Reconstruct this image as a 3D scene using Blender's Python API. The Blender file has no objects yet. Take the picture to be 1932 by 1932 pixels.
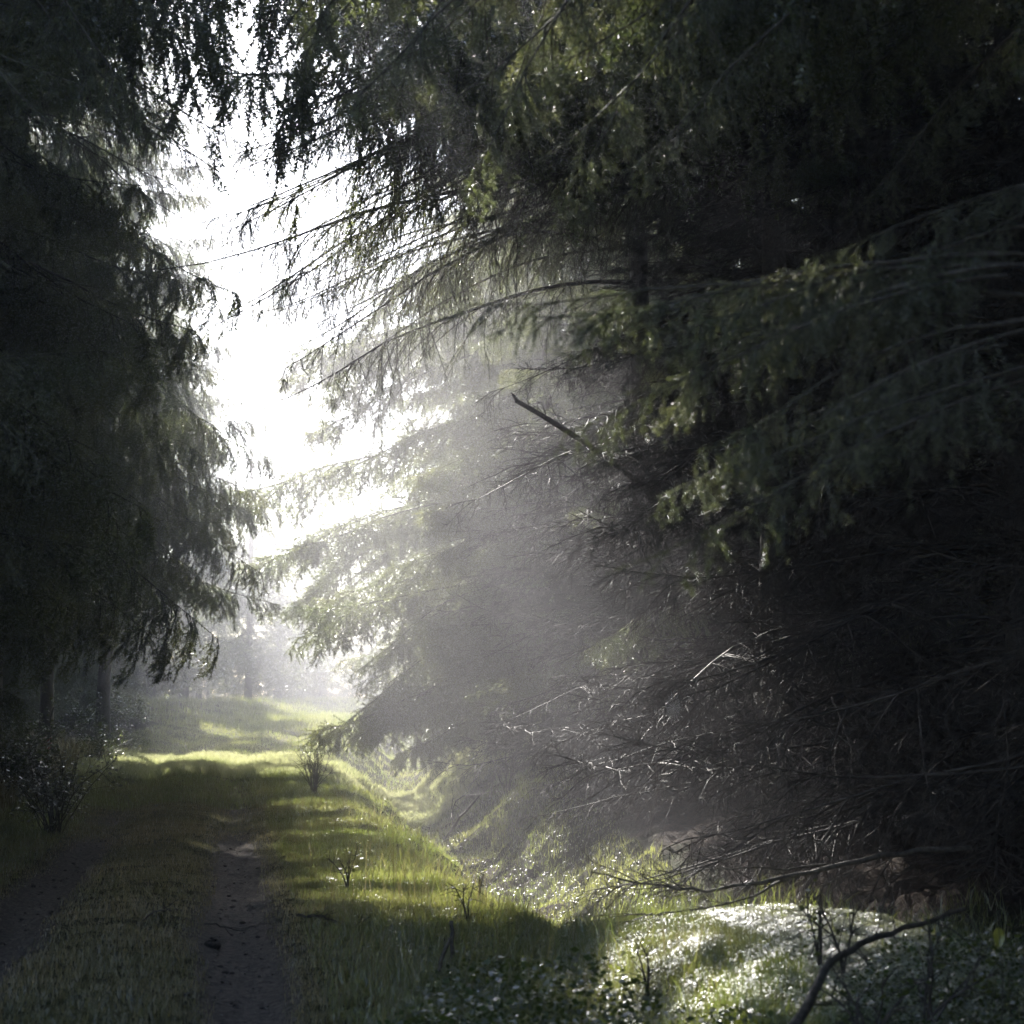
import bpy, math, random
import numpy as np
from mathutils import Vector, Matrix, Euler

# ------------------------------------------------------------------ camera, light, exposure
scene = bpy.context.scene
F = 1.9                                   # focal length in picture widths
PITCH = math.atan(0.191 / F)
cam_d = bpy.data.cameras.new("camera")
cam_d.sensor_width = 24.0
cam_d.sensor_height = 24.0
cam_d.lens = 24.0 * F
cam_d.clip_start = 0.05
cam_d.clip_end = 2000
cam_d.dof.use_dof = True
cam_d.dof.focus_distance = 28.0
cam_d.dof.aperture_fstop = 2.8
cam = bpy.data.objects.new("camera", cam_d)
cam.location = (0, 0, 1.6)
cam.rotation_euler = (math.pi / 2 + PITCH, 0, 0)
scene.collection.objects.link(cam)
scene.camera = cam

SUN_EL = math.radians(33.0)
SUN_AZ = math.radians(-17.0)              # measured from +Y, positive to the right
SUN_DIR = Vector((math.sin(SUN_AZ) * math.cos(SUN_EL), math.cos(SUN_AZ) * math.cos(SUN_EL), math.sin(SUN_EL)))

world = bpy.data.worlds.new("World")
scene.world = world
world.use_nodes = True
wn = world.node_tree
wn.nodes.clear()
w_out = wn.nodes.new("ShaderNodeOutputWorld")
w_bg = wn.nodes.new("ShaderNodeBackground")
w_sky = wn.nodes.new("ShaderNodeTexSky")
w_sky.sky_type = 'NISHITA'
w_sky.sun_disc = False
w_sky.sun_elevation = SUN_EL
w_sky.sun_rotation = SUN_AZ
w_sky.air_density = 1.0
w_sky.dust_density = 0.6
w_sky.ozone_density = 1.0
w_bg.inputs[1].default_value = 0.09
wn.links.new(w_sky.outputs[0], w_bg.inputs[0])
wn.links.new(w_bg.outputs[0], w_out.inputs[0])

sun_d = bpy.data.lights.new("sun", 'SUN')
sun_d.energy = 5.0
sun_d.angle = math.radians(0.5)
sun_d.color = (1.0, 0.95, 0.88)
sun = bpy.data.objects.new("sun", sun_d)
sun.rotation_euler = (-SUN_DIR).to_track_quat('-Z', 'Y').to_euler()
sun.location = (-20, 60, 60)
scene.collection.objects.link(sun)

scene.view_settings.view_transform = 'Standard'
scene.view_settings.look = 'None'
scene.view_settings.gamma = 1.0
scene.view_settings.exposure = 2.15
scene.render.engine = 'CYCLES'
cy = scene.cycles
cy.use_denoising = True
cy.max_bounces = 5
cy.diffuse_bounces = 2
cy.glossy_bounces = 2
cy.transmission_bounces = 2
cy.transparent_max_bounces = 4
cy.volume_bounces = 0
cy.sample_clamp_indirect = 4.0
cy.use_adaptive_sampling = True
cy.adaptive_threshold = 0.02

HAZE_DENSITY = 0.0062
HAZE_G = 0.7

rng = np.random.default_rng(7)
random.seed(7)
C = scene.collection

# ------------------------------------------------------------------ frames of reference
A = math.radians(8.3)                     # the track leaves 8.3 degrees to the left
cA, sA = math.cos(A), math.sin(A)
def curve_off(s):
    return 0.0035 * np.maximum(s - 35.0, 0) ** 2
def st2xy(s, t):
    return t * cA - s * sA, s * cA + t * sA
def xy2st(x, y):
    return -x * sA + y * cA, x * cA + y * sA
def at(px, py, d):
    """point seen at (px, py) of a 1932 px picture, d metres ahead"""
    x = px / 1932 - .5; y = .5 - py / 1932
    dy = math.cos(PITCH) * F - math.sin(PITCH) * y
    dz = math.sin(PITCH) * F + math.cos(PITCH) * y
    k = d / dy
    return Vector((x * k, d, 1.6 + dz * k))

# ------------------------------------------------------------------ mesh helpers
def mesh_np(name, V, faces, mats, midx=None, tint=None, smooth=False, extra=None):
    """V (n,3); faces: list of int arrays (m,k)."""
    me = bpy.data.meshes.new(name)
    V = np.ascontiguousarray(V, np.float32)
    me.vertices.add(len(V)); me.vertices.foreach_set("co", V.ravel())
    loops = np.concatenate([f.ravel() for f in faces]).astype(np.int32)
    tot = np.concatenate([np.full(len(f), f.shape[1], np.int32) for f in faces])
    start = np.concatenate([[0], np.cumsum(tot)[:-1]]).astype(np.int32)
    me.loops.add(len(loops)); me.loops.foreach_set("vertex_index", loops)
    me.polygons.add(len(tot)); me.polygons.foreach_set("loop_start", start)
    me.polygons.foreach_set("loop_total", tot)
    if midx is not None:
        me.polygons.foreach_set("material_index", np.ascontiguousarray(midx, np.int32))
    if smooth:
        me.polygons.foreach_set("use_smooth", np.ones(len(tot), bool))
    for m in mats: me.materials.append(m)
    if tint is not None:
        a = me.attributes.new("tint", 'FLOAT', 'POINT'); a.data.foreach_set("value", np.ascontiguousarray(tint, np.float32))
    for k, v in (extra or {}).items():
        a = me.attributes.new(k, 'FLOAT', 'POINT'); a.data.foreach_set("value", np.ascontiguousarray(v, np.float32))
    me.update(calc_edges=True)
    return me

def norm(v):
    return v / np.maximum(np.linalg.norm(v, axis=-1, keepdims=True), 1e-9)

def tubes(P, R, k=3):
    """P (N,M,3) polylines, R (N,M) radii -> verts, quads"""
    N, M, _ = P.shape
    T = np.empty_like(P)
    T[:, 1:-1] = P[:, 2:] - P[:, :-2]; T[:, 0] = P[:, 1] - P[:, 0]; T[:, -1] = P[:, -1] - P[:, -2]
    T = norm(T)
    ref = np.where(np.abs(T[..., 2:3]) > .9, np.array([1., 0, 0]), np.array([0, 0, 1.]))
    B = norm(np.cross(T, ref)); Nn = np.cross(B, T)
    ang = np.arange(k) * 2 * math.pi / k
    V = P[:, :, None] + R[:, :, None, None] * (np.cos(ang)[None, None, :, None] * B[:, :, None] + np.sin(ang)[None, None, :, None] * Nn[:, :, None])
    idx = np.arange(N * M * k).reshape(N, M, k)
    a = idx[:, :-1]; b = idx[:, 1:]
    q = np.stack([a, np.roll(a, -1, 2), np.roll(b, -1, 2), b], -1).reshape(-1, 4)
    return V.reshape(-1, 3), q

def lerp_poly(P, i, u):
    """points on polylines P[i] at u in 0..1, with tangents"""
    M = P.shape[1]
    f = np.clip(u, 0, .9999) * (M - 1); j = f.astype(int); w = (f - j)[:, None]
    a = P[i, j]; b = P[i, j + 1]
    return a + (b - a) * w, norm(b - a)

def poly_len(P):
    return np.linalg.norm(P[:, 1:] - P[:, :-1], axis=-1).sum(1)

def needles(P, per_m, nl, nw, u0=0.0, spread=.85, r=rng):
    L = poly_len(P); n = np.maximum((L * per_m).astype(int), 2)
    i = np.repeat(np.arange(len(P)), n)
    u = u0 + (1 - u0) * r.random(len(i))
    p, t = lerp_poly(P, i, u)
    q = norm(np.cross(t, norm(r.normal(size=p.shape))))
    d = norm(t * math.sqrt(1 - spread ** 2) + q * spread)
    side = norm(np.cross(d, r.normal(size=p.shape))) * nw * .5
    ln = nl * (.7 + .6 * r.random((len(i), 1)))
    V = np.stack([p - side, p + side, p + d * ln], 1).reshape(-1, 3)
    f = np.arange(len(V)).reshape(-1, 3)
    return V, f

def grow(origin, direction, length, npts, droop, wob, r=rng, lift=0.0):
    """vectorised drooping polylines"""
    N = len(origin)
    P = np.empty((N, npts, 3)); P[:, 0] = origin
    d = norm(direction.copy()); step = (length / (npts - 1))[:, None]
    for k in range(1, npts):
        d = d + np.array([0, 0, -1.]) * (droop[:, None] if np.ndim(droop) else droop) / (npts - 1) + r.normal(size=d.shape) * wob / math.sqrt(npts)
        if lift and k > npts * .7: d[:, 2] += lift
        d = norm(d)
        P[:, k] = P[:, k - 1] + d * step
    return P

# ------------------------------------------------------------------ materials
def new_mat(name):
    m = bpy.data.materials.new(name); m.use_nodes = True
    m.node_tree.nodes.clear(); return m, m.node_tree.nodes, m.node_tree.links

def leaf_mat(name, c1, c2, trans, transcol1, transcol2, gloss=.08, rough=.35, attr=True, noise_scale=3.0):
    m, n, l = new_mat(name)
    out = n.new("ShaderNodeOutputMaterial")
    tc = n.new("ShaderNodeTexCoord"); nz = n.new("ShaderNodeTexNoise"); nz.inputs['Scale'].default_value = noise_scale
    l.new(tc.outputs['Object'], nz.inputs['Vector'])
    fac = nz.outputs['Fac']
    if attr:
        at_ = n.new("ShaderNodeAttribute"); at_.attribute_name = "tint"
        fac = at_.outputs['Fac']
    else:
        mr = n.new("ShaderNodeMapRange"); mr.inputs[1].default_value = .3; mr.inputs[2].default_value = .7
        l.new(fac, mr.inputs[0]); fac = mr.outputs[0]
    def mix(a, b):
        x = n.new("ShaderNodeMix"); x.data_type = 'RGBA'
        x.inputs[6].default_value = (*a, 1); x.inputs[7].default_value = (*b, 1)
        l.new(fac, x.inputs[0]); return x.outputs[2]
    d = n.new("ShaderNodeBsdfDiffuse"); l.new(mix(c1, c2), d.inputs[0])
    t = n.new("ShaderNodeBsdfTranslucent"); l.new(mix(transcol1, transcol2), t.inputs[0])
    g = n.new("ShaderNodeBsdfGlossy"); g.inputs['Roughness'].default_value = rough
    g.inputs[0].default_value = (.95, .95, 1, 1)
    m1 = n.new("ShaderNodeMixShader"); m1.inputs[0].default_value = trans
    l.new(d.outputs[0], m1.inputs[1]); l.new(t.outputs[0], m1.inputs[2])
    fr = n.new("ShaderNodeFresnel"); fr.inputs[0].default_value = 1.4
    mm = n.new("ShaderNodeMath"); mm.operation = 'MULTIPLY_ADD'; mm.inputs[1].default_value = .35; mm.inputs[2].default_value = gloss
    mm.use_clamp = True
    l.new(fr.outputs[0], mm.inputs[0])
    m2 = n.new("ShaderNodeMixShader"); l.new(mm.outputs[0], m2.inputs[0])
    l.new(m1.outputs[0], m2.inputs[1]); l.new(g.outputs[0], m2.inputs[2])
    l.new(m2.outputs[0], out.inputs[0])
    return m

def bark_mat(name, c1, c2, rough=.6, scale=30, spec=.4):
    m, n, l = new_mat(name)
    out = n.new("ShaderNodeOutputMaterial"); b = n.new("ShaderNodeBsdfPrincipled")
    tc = n.new("ShaderNodeTexCoord"); nz = n.new("ShaderNodeTexNoise"); nz.inputs['Scale'].default_value = scale
    nz.inputs['Detail'].default_value = 6
    l.new(tc.outputs['Object'], nz.inputs['Vector'])
    x = n.new("ShaderNodeMix"); x.data_type = 'RGBA'
    x.inputs[6].default_value = (*c1, 1); x.inputs[7].default_value = (*c2, 1)
    mr = n.new("ShaderNodeMapRange"); mr.inputs[1].default_value = .4; mr.inputs[2].default_value = .62
    l.new(nz.outputs['Fac'], mr.inputs[0]); l.new(mr.outputs[0], x.inputs[0])
    l.new(x.outputs[2], b.inputs['Base Color'])
    b.inputs['Roughness'].default_value = rough
    b.inputs['Specular IOR Level'].default_value = spec
    bp = n.new("ShaderNodeBump"); bp.inputs['Strength'].default_value = .6; bp.inputs['Distance'].default_value = .02
    l.new(nz.outputs['Fac'], bp.inputs['Height']); l.new(bp.outputs[0], b.inputs['Normal'])
    l.new(b.outputs[0], out.inputs[0])
    return m

M_needle = leaf_mat("spruce_needles", (.018, .032, .016), (.036, .052, .022), .5, (.24, .31, .09), (.40, .42, .15), gloss=.05, rough=.38, attr=False, noise_scale=1.5)
M_bark = bark_mat("spruce_bark", (.035, .028, .024), (.10, .085, .07))
M_dead = bark_mat("dead_twig_bark", (.03, .023, .020), (.10, .082, .072), rough=.55, scale=14, spec=.4)
M_grass = leaf_mat("grass_blades", (.045, .085, .015), (.11, .13, .035), .5, (.30, .38, .06), (.50, .50, .14), gloss=.10, rough=.35)
M_straw = leaf_mat("dry_grass_blades", (.10, .10, .035), (.28, .22, .11), .4, (.30, .30, .08), (.48, .40, .19), gloss=.07, rough=.35)
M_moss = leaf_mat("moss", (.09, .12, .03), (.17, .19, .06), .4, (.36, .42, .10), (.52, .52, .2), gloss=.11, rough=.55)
M_sun_pale = leaf_mat("sun_painted_grass", (.26, .29, .13), (.40, .40, .22), .5, (.60, .66, .26), (.75, .74, .40), gloss=.07, rough=.5)  # sunlight painted in as a paler, brighter leaf colour
M_leaf = leaf_mat("undergrowth_leaves", (.025, .05, .015), (.06, .08, .025), .4, (.14, .2, .03), (.25, .28, .05), gloss=.0, rough=.45)
M_shrub = leaf_mat("shrub_leaves", (.07, .09, .06), (.14, .15, .11), .3, (.12, .14, .06), (.2, .22, .1), gloss=.2, rough=.3)
M_yellow = leaf_mat("yellow_leaf", (.25, .28, .03), (.35, .34, .05), .6, (.4, .42, .05), (.5, .5, .08), gloss=.05)

# ground material: turf, bare soil in the ruts (attribute), leaf litter under the trees
def ground_material():
    m, n, l = new_mat("forest_ground")
    out = n.new("ShaderNodeOutputMaterial"); b = n.new("ShaderNodeBsdfPrincipled")
    tc = n.new("ShaderNodeTexCoord")
    def noise(sc, det=5, rough=.6):
        z = n.new("ShaderNodeTexNoise"); z.inputs['Scale'].default_value = sc; z.inputs['Detail'].default_value = det
        z.inputs['Roughness'].default_value = rough
        l.new(tc.outputs['Object'], z.inputs['Vector']); return z.outputs['Fac']
    def mixc(f, a, b_):
        x = n.new("ShaderNodeMix"); x.data_type = 'RGBA'
        for k, v in ((6, a), (7, b_)):
            if isinstance(v, tuple): x.inputs[k].default_value = (*v, 1)
            else: l.new(v, x.inputs[k])
        l.new(f, x.inputs[0]); return x.outputs[2]
    def rngm(f, a, b_):
        r = n.new("ShaderNodeMapRange"); r.inputs[1].default_value = a; r.inputs[2].default_value = b_
        l.new(f, r.inputs[0]); return r.outputs[0]
    def attr(k):
        a = n.new("ShaderNodeAttribute"); a.attribute_name = k; return a.outputs['Fac']
    def addn(a, b_, op='ADD'):
        x = n.new("ShaderNodeMath"); x.operation = op
        for i, v in enumerate((a, b_)):
            if isinstance(v, float): x.inputs[i].default_value = v
            else: l.new(v, x.inputs[i])
        return x.outputs[0]
    n1 = noise(2.2); n2 = noise(25.0); n3 = noise(90.0, 3)
    turf = mixc(rngm(n1, .35, .65), (.030, .042, .012), (.060, .058, .026))
    turf = mixc(rngm(n2, .45, .65), turf, (.075, .065, .035))
    soil = mixc(rngm(n2, .42, .6), (.06, .052, .048), (.17, .145, .125))
    soil = mixc(rngm(n3, .56, .66), soil, (.24, .20, .16))
    litter = mixc(rngm(n2, .4, .62), (.02, .013, .010), (.06, .038, .026))
    soilf = rngm(addn(attr("soil"), addn(addn(n2, -.5), 1.2, 'MULTIPLY')), .35, .6)
    col = mixc(soilf, turf, soil)
    litf = rngm(addn(attr("litter"), addn(n1, -.5)), .35, .6)
    col = mixc(litf, col, litter)
    l.new(col, b.inputs['Base Color'])
    b.inputs['Roughness'].default_value = .9
    b.inputs['Specular IOR Level'].default_value = .12
    bp = n.new("ShaderNodeBump"); bp.inputs['Strength'].default_value = .9; bp.inputs['Distance'].default_value = .03
    l.new(addn(n2, n3), bp.inputs['Height']); l.new(bp.outputs[0], b.inputs['Normal'])
    l.new(b.outputs[0], out.inputs[0])
    return m
M_ground = ground_material()

# ------------------------------------------------------------------ ground height
NG = rng.random((256, 256))
def vnoise(x, y, sc):
    x = x * sc; y = y * sc
    xi = np.floor(x).astype(int); yi = np.floor(y).astype(int)
    fx = x - xi; fy = y - yi; fx = fx * fx * (3 - 2 * fx); fy = fy * fy * (3 - 2 * fy)
    g = lambda a, b: NG[a % 256, b % 256]
    return (g(xi, yi) * (1 - fx) + g(xi + 1, yi) * fx) * (1 - fy) + (g(xi, yi + 1) * (1 - fx) + g(xi + 1, yi + 1) * fx) * fy - .5
def sstep(a, b, x):
    u = np.clip((x - a) / (b - a), 0, 1); return u * u * (3 - 2 * u)
RUTS = (.12, -1.52)
def soilness(s, t):
    tt = t - curve_off(s)
    w = .33 + .12 * vnoise(s, t * 0, .5)
    v = 0
    for c in RUTS:
        v = np.maximum(v, np.exp(-((tt - c - .12 * vnoise(s, s * 0 + c * 9, .35)) / w) ** 2))
    near = .62 + .38 * (1 - sstep(19, 27, s)) + .35 * vnoise(s, t, .6)
    return v * np.clip(near, 0, 1.1)
def H(x, y):
    x = np.asarray(x, float); y = np.asarray(y, float)
    s, t = xy2st(x, y)
    tt = t - curve_off(s)
    z = .38 * sstep(20, 44, s) + .85 * sstep(46, 72, s) + .4 * sstep(72, 130, s)
    z = z + .03 * np.exp(-((s - 41) / 3.0) ** 2) + .06 * vnoise(x, y, .22) * sstep(8, 20, s)
    for c in RUTS: z = z - .07 * np.exp(-((tt - c) / .27) ** 2)
    z = z + .05 * np.exp(-((tt + .7) / .5) ** 2)
    left = np.clip(-tt - 2.3, 0, 4); z = z + .14 * left
    dd = sstep(12.5, 16.0, s + .5 * vnoise(x, y, .8))                # ditch begins behind the mound
    dit = np.exp(-np.abs((tt - 3.5 - .3 * vnoise(s, s * 0, .25) - .55 * vnoise(s, s * 0 + 7, .7)) / (1.05 + .4 * vnoise(s, s * 0 + 3, .5))) ** 2.6)
    z = z - .95 * dit * dd
    z = z - .62 * sstep(2.7, 3.6, tt) * (1 - sstep(5.0, 7.0, tt)) * sstep(13.3, 15.5, s) * (1 - sstep(17, 31, s)) * (1 - .8 * dit)
    z = z + .28 * sstep(4.4, 6.0, tt)
    u = (s - 11.0) / 2.6; v = (t - 3.35) / 1.15
    z = z + .36 * np.exp(-(u * u) ** 1.5 - (v * v) ** 1.3)            # mossy mound
    z = z - .22 * np.exp(-((s - 10.5) / 3.0) ** 2 - ((t - 2.1) / .25) ** 2)
    # spurs along the right bank of the ditch
    for (s0, t0, h, a, b) in ((27.0, 4.5, .22, 1.6, 1.0), (33, 4.3, .18, 1.8, .9)):
        z = z + h * np.exp(-((s - s0) / a) ** 2 - ((tt - t0) / b) ** 2)
    rough = .25 + .75 * sstep(1.2, 2.0, tt) + .75 * sstep(2.2, 3.0, -tt)
    z = z + (rough - .45 * np.exp(-((s - 11.2) / 2.4) ** 2 - ((tt - 3.2) / 1.1) ** 2)) * (.09 * vnoise(x, y, .9) + .10 * vnoise(x + 9, y, 2.3) + .06 * vnoise(x, y + 5, 5.3) + .03 * vnoise(x, y + 7, 12.))
    z = z + sstep(1.7, 2.4, tt) * sstep(12.5, 15, s) * (.10 * vnoise(x + 3, y + 1, 3.1) + .06 * vnoise(x + 3, y + 1, 7.7))
    z = z + .022 * vnoise(x, y + 3, 9.) + .012 * vnoise(x + 3, y, 21.) * (soilness(s, t) + .2)
    return z
def H1(x, y): return float(H(np.array([x]), np.array([y]))[0])

def build_ground():
    ss = np.concatenate([np.arange(-30, 6, 1.0), np.arange(6, 30, .07), np.arange(30, 60, .16), np.arange(60, 100, .6), np.arange(100, 400, 8.0)])
    ts = np.concatenate([np.arange(-300, -30, 10.), np.arange(-30, -8, 1.0), np.arange(-8, 9, .07), np.arange(9, 30, 1.0), np.arange(30, 301, 10.)])
    S, T = np.meshgrid(ss, ts, indexing='ij')
    X, Y = st2xy(S, T)
    Z = H(X, Y)
    V = np.stack([X, Y, Z], -1).reshape(-1, 3)
    idx = np.arange(S.size).reshape(S.shape)
    q = np.stack([idx[:-1, :-1], idx[1:, :-1], idx[1:, 1:], idx[:-1, 1:]], -1)
    TT = (T - curve_off(S))
    soil = soilness(S, T).ravel()
    litter = np.clip(sstep(4.6, 6.2, TT) + sstep(3.6, 5.0, -TT) + .8 * np.exp(-((TT - 3.5) / .8) ** 2) * sstep(13, 16, S), 0, 1).ravel()
    mid = .5 * (TT[:-1, :-1] + TT[1:, 1:])
    # four-corner order gives upward normals when s and t axes are swapped
    q = q[..., ::-1]
    on = (mid > -2.1) & (mid < .75) & (S[:-1, :-1] < 99)
    for name, sel in (("track", on), ("ground", ~on)):
        f = q[sel]
        used, inv = np.unique(f, return_inverse=True)
        me = mesh_np(name, V[used], [inv.reshape(-1, 4)], [M_ground], smooth=True, extra={"soil": soil[used], "litter": litter[used]})
        o = bpy.data.objects.new(name, me); o["kind"] = "structure"; C.objects.link(o)
build_ground()

# ------------------------------------------------------------------ haze
def build_haze():
    V = np.array([[x, y, z] for x in (-90, 90) for y in (-32, 170) for z in (-2.4, 30)], float)
    q = np.array([[0, 1, 3, 2], [4, 6, 7, 5], [0, 4, 5, 1], [2, 3, 7, 6], [0, 2, 6, 4], [1, 5, 7, 3]])
    m, n, l = new_mat("haze_air")
    out = n.new("ShaderNodeOutputMaterial"); v = n.new("ShaderNodeVolumePrincipled")
    v.inputs['Color'].default_value = (.93, .93, 1.0, 1)
    v.inputs['Density'].default_value = HAZE_DENSITY
    v.inputs['Anisotropy'].default_value = HAZE_G
    l.new(v.outputs[0], out.inputs['Volume'])
    o = bpy.data.objects.new("haze", mesh_np("haze", V, [q], [m])); o["kind"] = "stuff"
    o["label"] = "pale morning mist filling the air between the spruces"
    C.objects.link(o)
build_haze()

# ------------------------------------------------------------------ branch meshes
def ortho_y(T):
    return norm(np.cross(np.array([0, 0, 1.]), T))

def branch_data(L, r, droop=.5, hang=1.6, sec_per_m=11, sec_len=.95, ter_gap=.055, ter_len=.2, dead=False, needle=(300, .022, .0055), sag=0.25, base_r=.022, twig_r=.0022, bare=.12, side_spread=1.0):
    main = grow(np.zeros((1, 3)), np.array([[1, 0, sag]]), np.array([L]), 16, droop, .16, r, lift=.10)
    mr = base_r * (1 - np.linspace(0, 1, 16) ** .9 * .88)[None]
    n2 = int(L * sec_per_m)
    u = np.sort(bare + (1 - bare) * r.random(n2)); sd = np.where(np.arange(n2) % 2, 1, -1)[:, None]
    p, t = lerp_poly(main, np.zeros(n2, int), u)
    y = ortho_y(t)
    d = t * (.55 + .4 * r.random((n2, 1))) + y * sd * side_spread * (.5 + .7 * r.random((n2, 1))) + np.array([0, 0, -.15]) + r.normal(size=t.shape) * .15
    l2 = sec_len * (.25 + .75 * np.sin(np.clip(1 - u, 0, 1) * math.pi * .62 + .1)) * (.55 + .6 * r.random(n2)) * min(1, L / 3)
    sec = grow(p, d, l2, 7, hang * (.5 + .8 * r.random(n2)), .25 if dead else .22, r)
    r2 = np.maximum(twig_r * 2.2 * (1 - np.linspace(0, 1, 7) * .7)[None] * (.5 + l2[:, None] / sec_len), twig_r * .6)
    n3 = np.maximum((l2 / ter_gap).astype(int), 2)
    i3 = np.repeat(np.arange(n2), n3); v = .12 + .88 * r.random(len(i3))
    p, t = lerp_poly(sec, i3, v)
    q = norm(np.cross(t, norm(r.normal(size=t.shape))))
    d = t * .8 + q * (.75 + .3 * r.random((len(i3), 1))) + np.array([0, 0, -.1])
    l3 = ter_len * (.4 + .8 * r.random(len(i3))) * (1.15 - .7 * v)
    ter = grow(p, d, l3, 4, hang * .45, .26 if dead else .2, r)
    r3 = np.repeat((twig_r * np.array([1, .85, .65, .35]))[None], len(i3), 0)
    out = []
    for P, R, k in ((main, mr, 6), (sec, r2, 3), (ter, r3, 3)):
        out.append(tubes(P, R, k) + (0,))
    if dead:
        n4 = 2; i4 = np.repeat(np.arange(len(ter)), n4); p, t = lerp_poly(ter, i4, r.random(len(i4)))
        q = norm(np.cross(t, norm(r.normal(size=t.shape))))
        f4 = grow(p, t * .7 + q * .8, l3[i4] * .5 * (.5 + r.random(len(i4))), 3, .2, .4, r)
        out.append(tubes(f4, np.repeat((twig_r * np.array([.7, .55, .3]))[None], len(i4), 0), 3) + (0,))
    else:
        pm, nl, nw = needle
        for P, k in ((ter, 1.0), (sec, .9), (main[:, 6:], .8)):
            V, f = needles(P, pm * k, nl, nw, r=r)
            out.append((V, f, 1))
    return out

def pack(parts):
    Vs, quads, tris, mi4, mi3, off = [], [], [], [], [], 0
    for V, f, m in parts:
        Vs.append(V); g = f + off; off += len(V)
        if f.shape[1] == 4: quads.append(g); mi4.append(np.full(len(g), m))
        else: tris.append(g); mi3.append(np.full(len(g), m))
    faces, mi = [], []
    if quads: faces.append(np.concatenate(quads)); mi.append(np.concatenate(mi4))
    if tris: faces.append(np.concatenate(tris)); mi.append(np.concatenate(mi3))
    return np.concatenate(Vs), faces, np.concatenate(mi)

def xform(parts, M):
    R = np.array(M.to_3x3()); T = np.array(M.translation)
    return [(V @ R.T + T, f, m) for V, f, m in parts]

LIVE, DEAD, NEAR, LONG, LITE = [], [], [], [], []
LITE_RAW, DEADLITE_RAW = [], []
for k in range(6):
    r = np.random.default_rng(100 + k)
    V, f, mi = pack(branch_data(3.6, r, droop=.55 + .2 * r.random(), hang=2.3, sag=.18, sec_len=1.15, sec_per_m=16, ter_gap=.042, ter_len=.24, needle=(270, .026, .008)))
    LIVE.append(mesh_np("spruce_bough", V, f, [M_bark, M_needle], mi))
FLAT = []
for k in range(5):
    r = np.random.default_rng(150 + k)
    V, f, mi = pack(branch_data(3.6, r, droop=.45 + .3 * r.random(), hang=.75, sag=.12, sec_len=1.25, sec_per_m=15, ter_gap=.042, ter_len=.26, needle=(270, .027, .009), side_spread=1.25))
    FLAT.append(mesh_np("spruce_spray", V, f, [M_bark, M_needle], mi))
for k in range(5):
    r = np.random.default_rng(200 + k)
    V, f, mi = pack(branch_data(3.0, r, droop=.5, hang=.5, sag=.12, sec_len=.95, sec_per_m=9, ter_gap=.05, ter_len=.24, dead=True, base_r=.02, twig_r=.0026, bare=.25))
    DEAD.append(mesh_np("dead_bough", V, f, [M_dead], mi))
for k in range(4):
    r = np.random.default_rng(300 + k)
    V, f, mi = pack(branch_data(1.9, r, droop=.5, hang=1.3, sag=.1, sec_len=.7, sec_per_m=15, ter_gap=.045, ter_len=.13, needle=(620, .016, .0022), base_r=.012, twig_r=.002))
    NEAR.append(mesh_np("near_bough", V, f, [M_bark, M_needle], mi))
for k in range(4):
    r = np.random.default_rng(400 + k)
    V, f, mi = pack(branch_data(6.0, r, droop=.9, hang=1.5, sag=.35, sec_len=1.35, sec_per_m=9, ter_gap=.05, ter_len=.22, needle=(95, .018, .0045), base_r=.035, twig_r=.0028, bare=.15))
    LONG.append(mesh_np("long_bough", V, f, [M_bark, M_needle], mi))
for k in range(3):
    r = np.random.default_rng(500 + k)
    LITE_RAW.append(branch_data(3.6, r, droop=.55, hang=1.8, sag=.1, sec_per_m=10, sec_len=1.35, ter_gap=.11, ter_len=.34, needle=(60, .06, .028), twig_r=.004))
    DEADLITE_RAW.append(branch_data(3.2, r, droop=.4, hang=.5, sag=.1, sec_per_m=6, sec_len=1.2, ter_gap=.12, ter_len=.35, dead=True, twig_r=.005))

ULTRA = [branch_data(4.4, np.random.default_rng(600 + k), droop=.5, hang=1.2, sag=.15, sec_per_m=8, sec_len=1.5, ter_gap=.22, ter_len=.45, needle=(15, .17, .065), twig_r=.005) for k in range(3)]
def shade_crown(o, z0, z1, rad, n, seed):
    """dense crown added to one tree to block sun; twigs cut out where sunbeams are wanted"""
    r = random.Random(seed); parts = []
    W0 = Matrix.Translation(o.location) @ Matrix.Rotation(o.rotation_euler.z, 4, 'Z')
    for i in range(n):
        q = (i + r.random()) / n; k = rad * (.25 + .75 * (1 - q) ** .35) * r.uniform(.8, 1.15) / 4.4
        M = Matrix.Translation((0, 0, z0 + (z1 - z0) * q)) @ Matrix.Rotation(i * 2.39996, 4, 'Z') @ Matrix.Rotation(r.uniform(-.3, .25), 4, 'Y') @ Matrix.Scale(k, 4)
        parts += xform(r.choice(ULTRA), M)
    V, faces, mi = pack(parts)
    Wv = V @ np.array(W0.to_3x3()).T + np.array(W0.translation)
    bad = np.zeros(len(V), bool); D = np.array(SUN_DIR)
    for (x, y, z, rr) in LIT:
        d = Wv - np.array([x, y, z]); k = d @ D
        bad |= (k > 0) & (((d - k[:, None] * D) ** 2).sum(1) < (rr * .95) ** 2)
    out, mo, c = [], [], 0
    for f in faces:
        g = ~bad[f].any(1); out.append(f[g]); mo.append(mi[c:c + len(f)][g]); c += len(f)
    me = mesh_np("shade_crown", V, out, [M_bark, M_needle], np.concatenate(mo))
    part("crown", me, o)  # stands as a crown; added for the shade it casts

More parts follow.
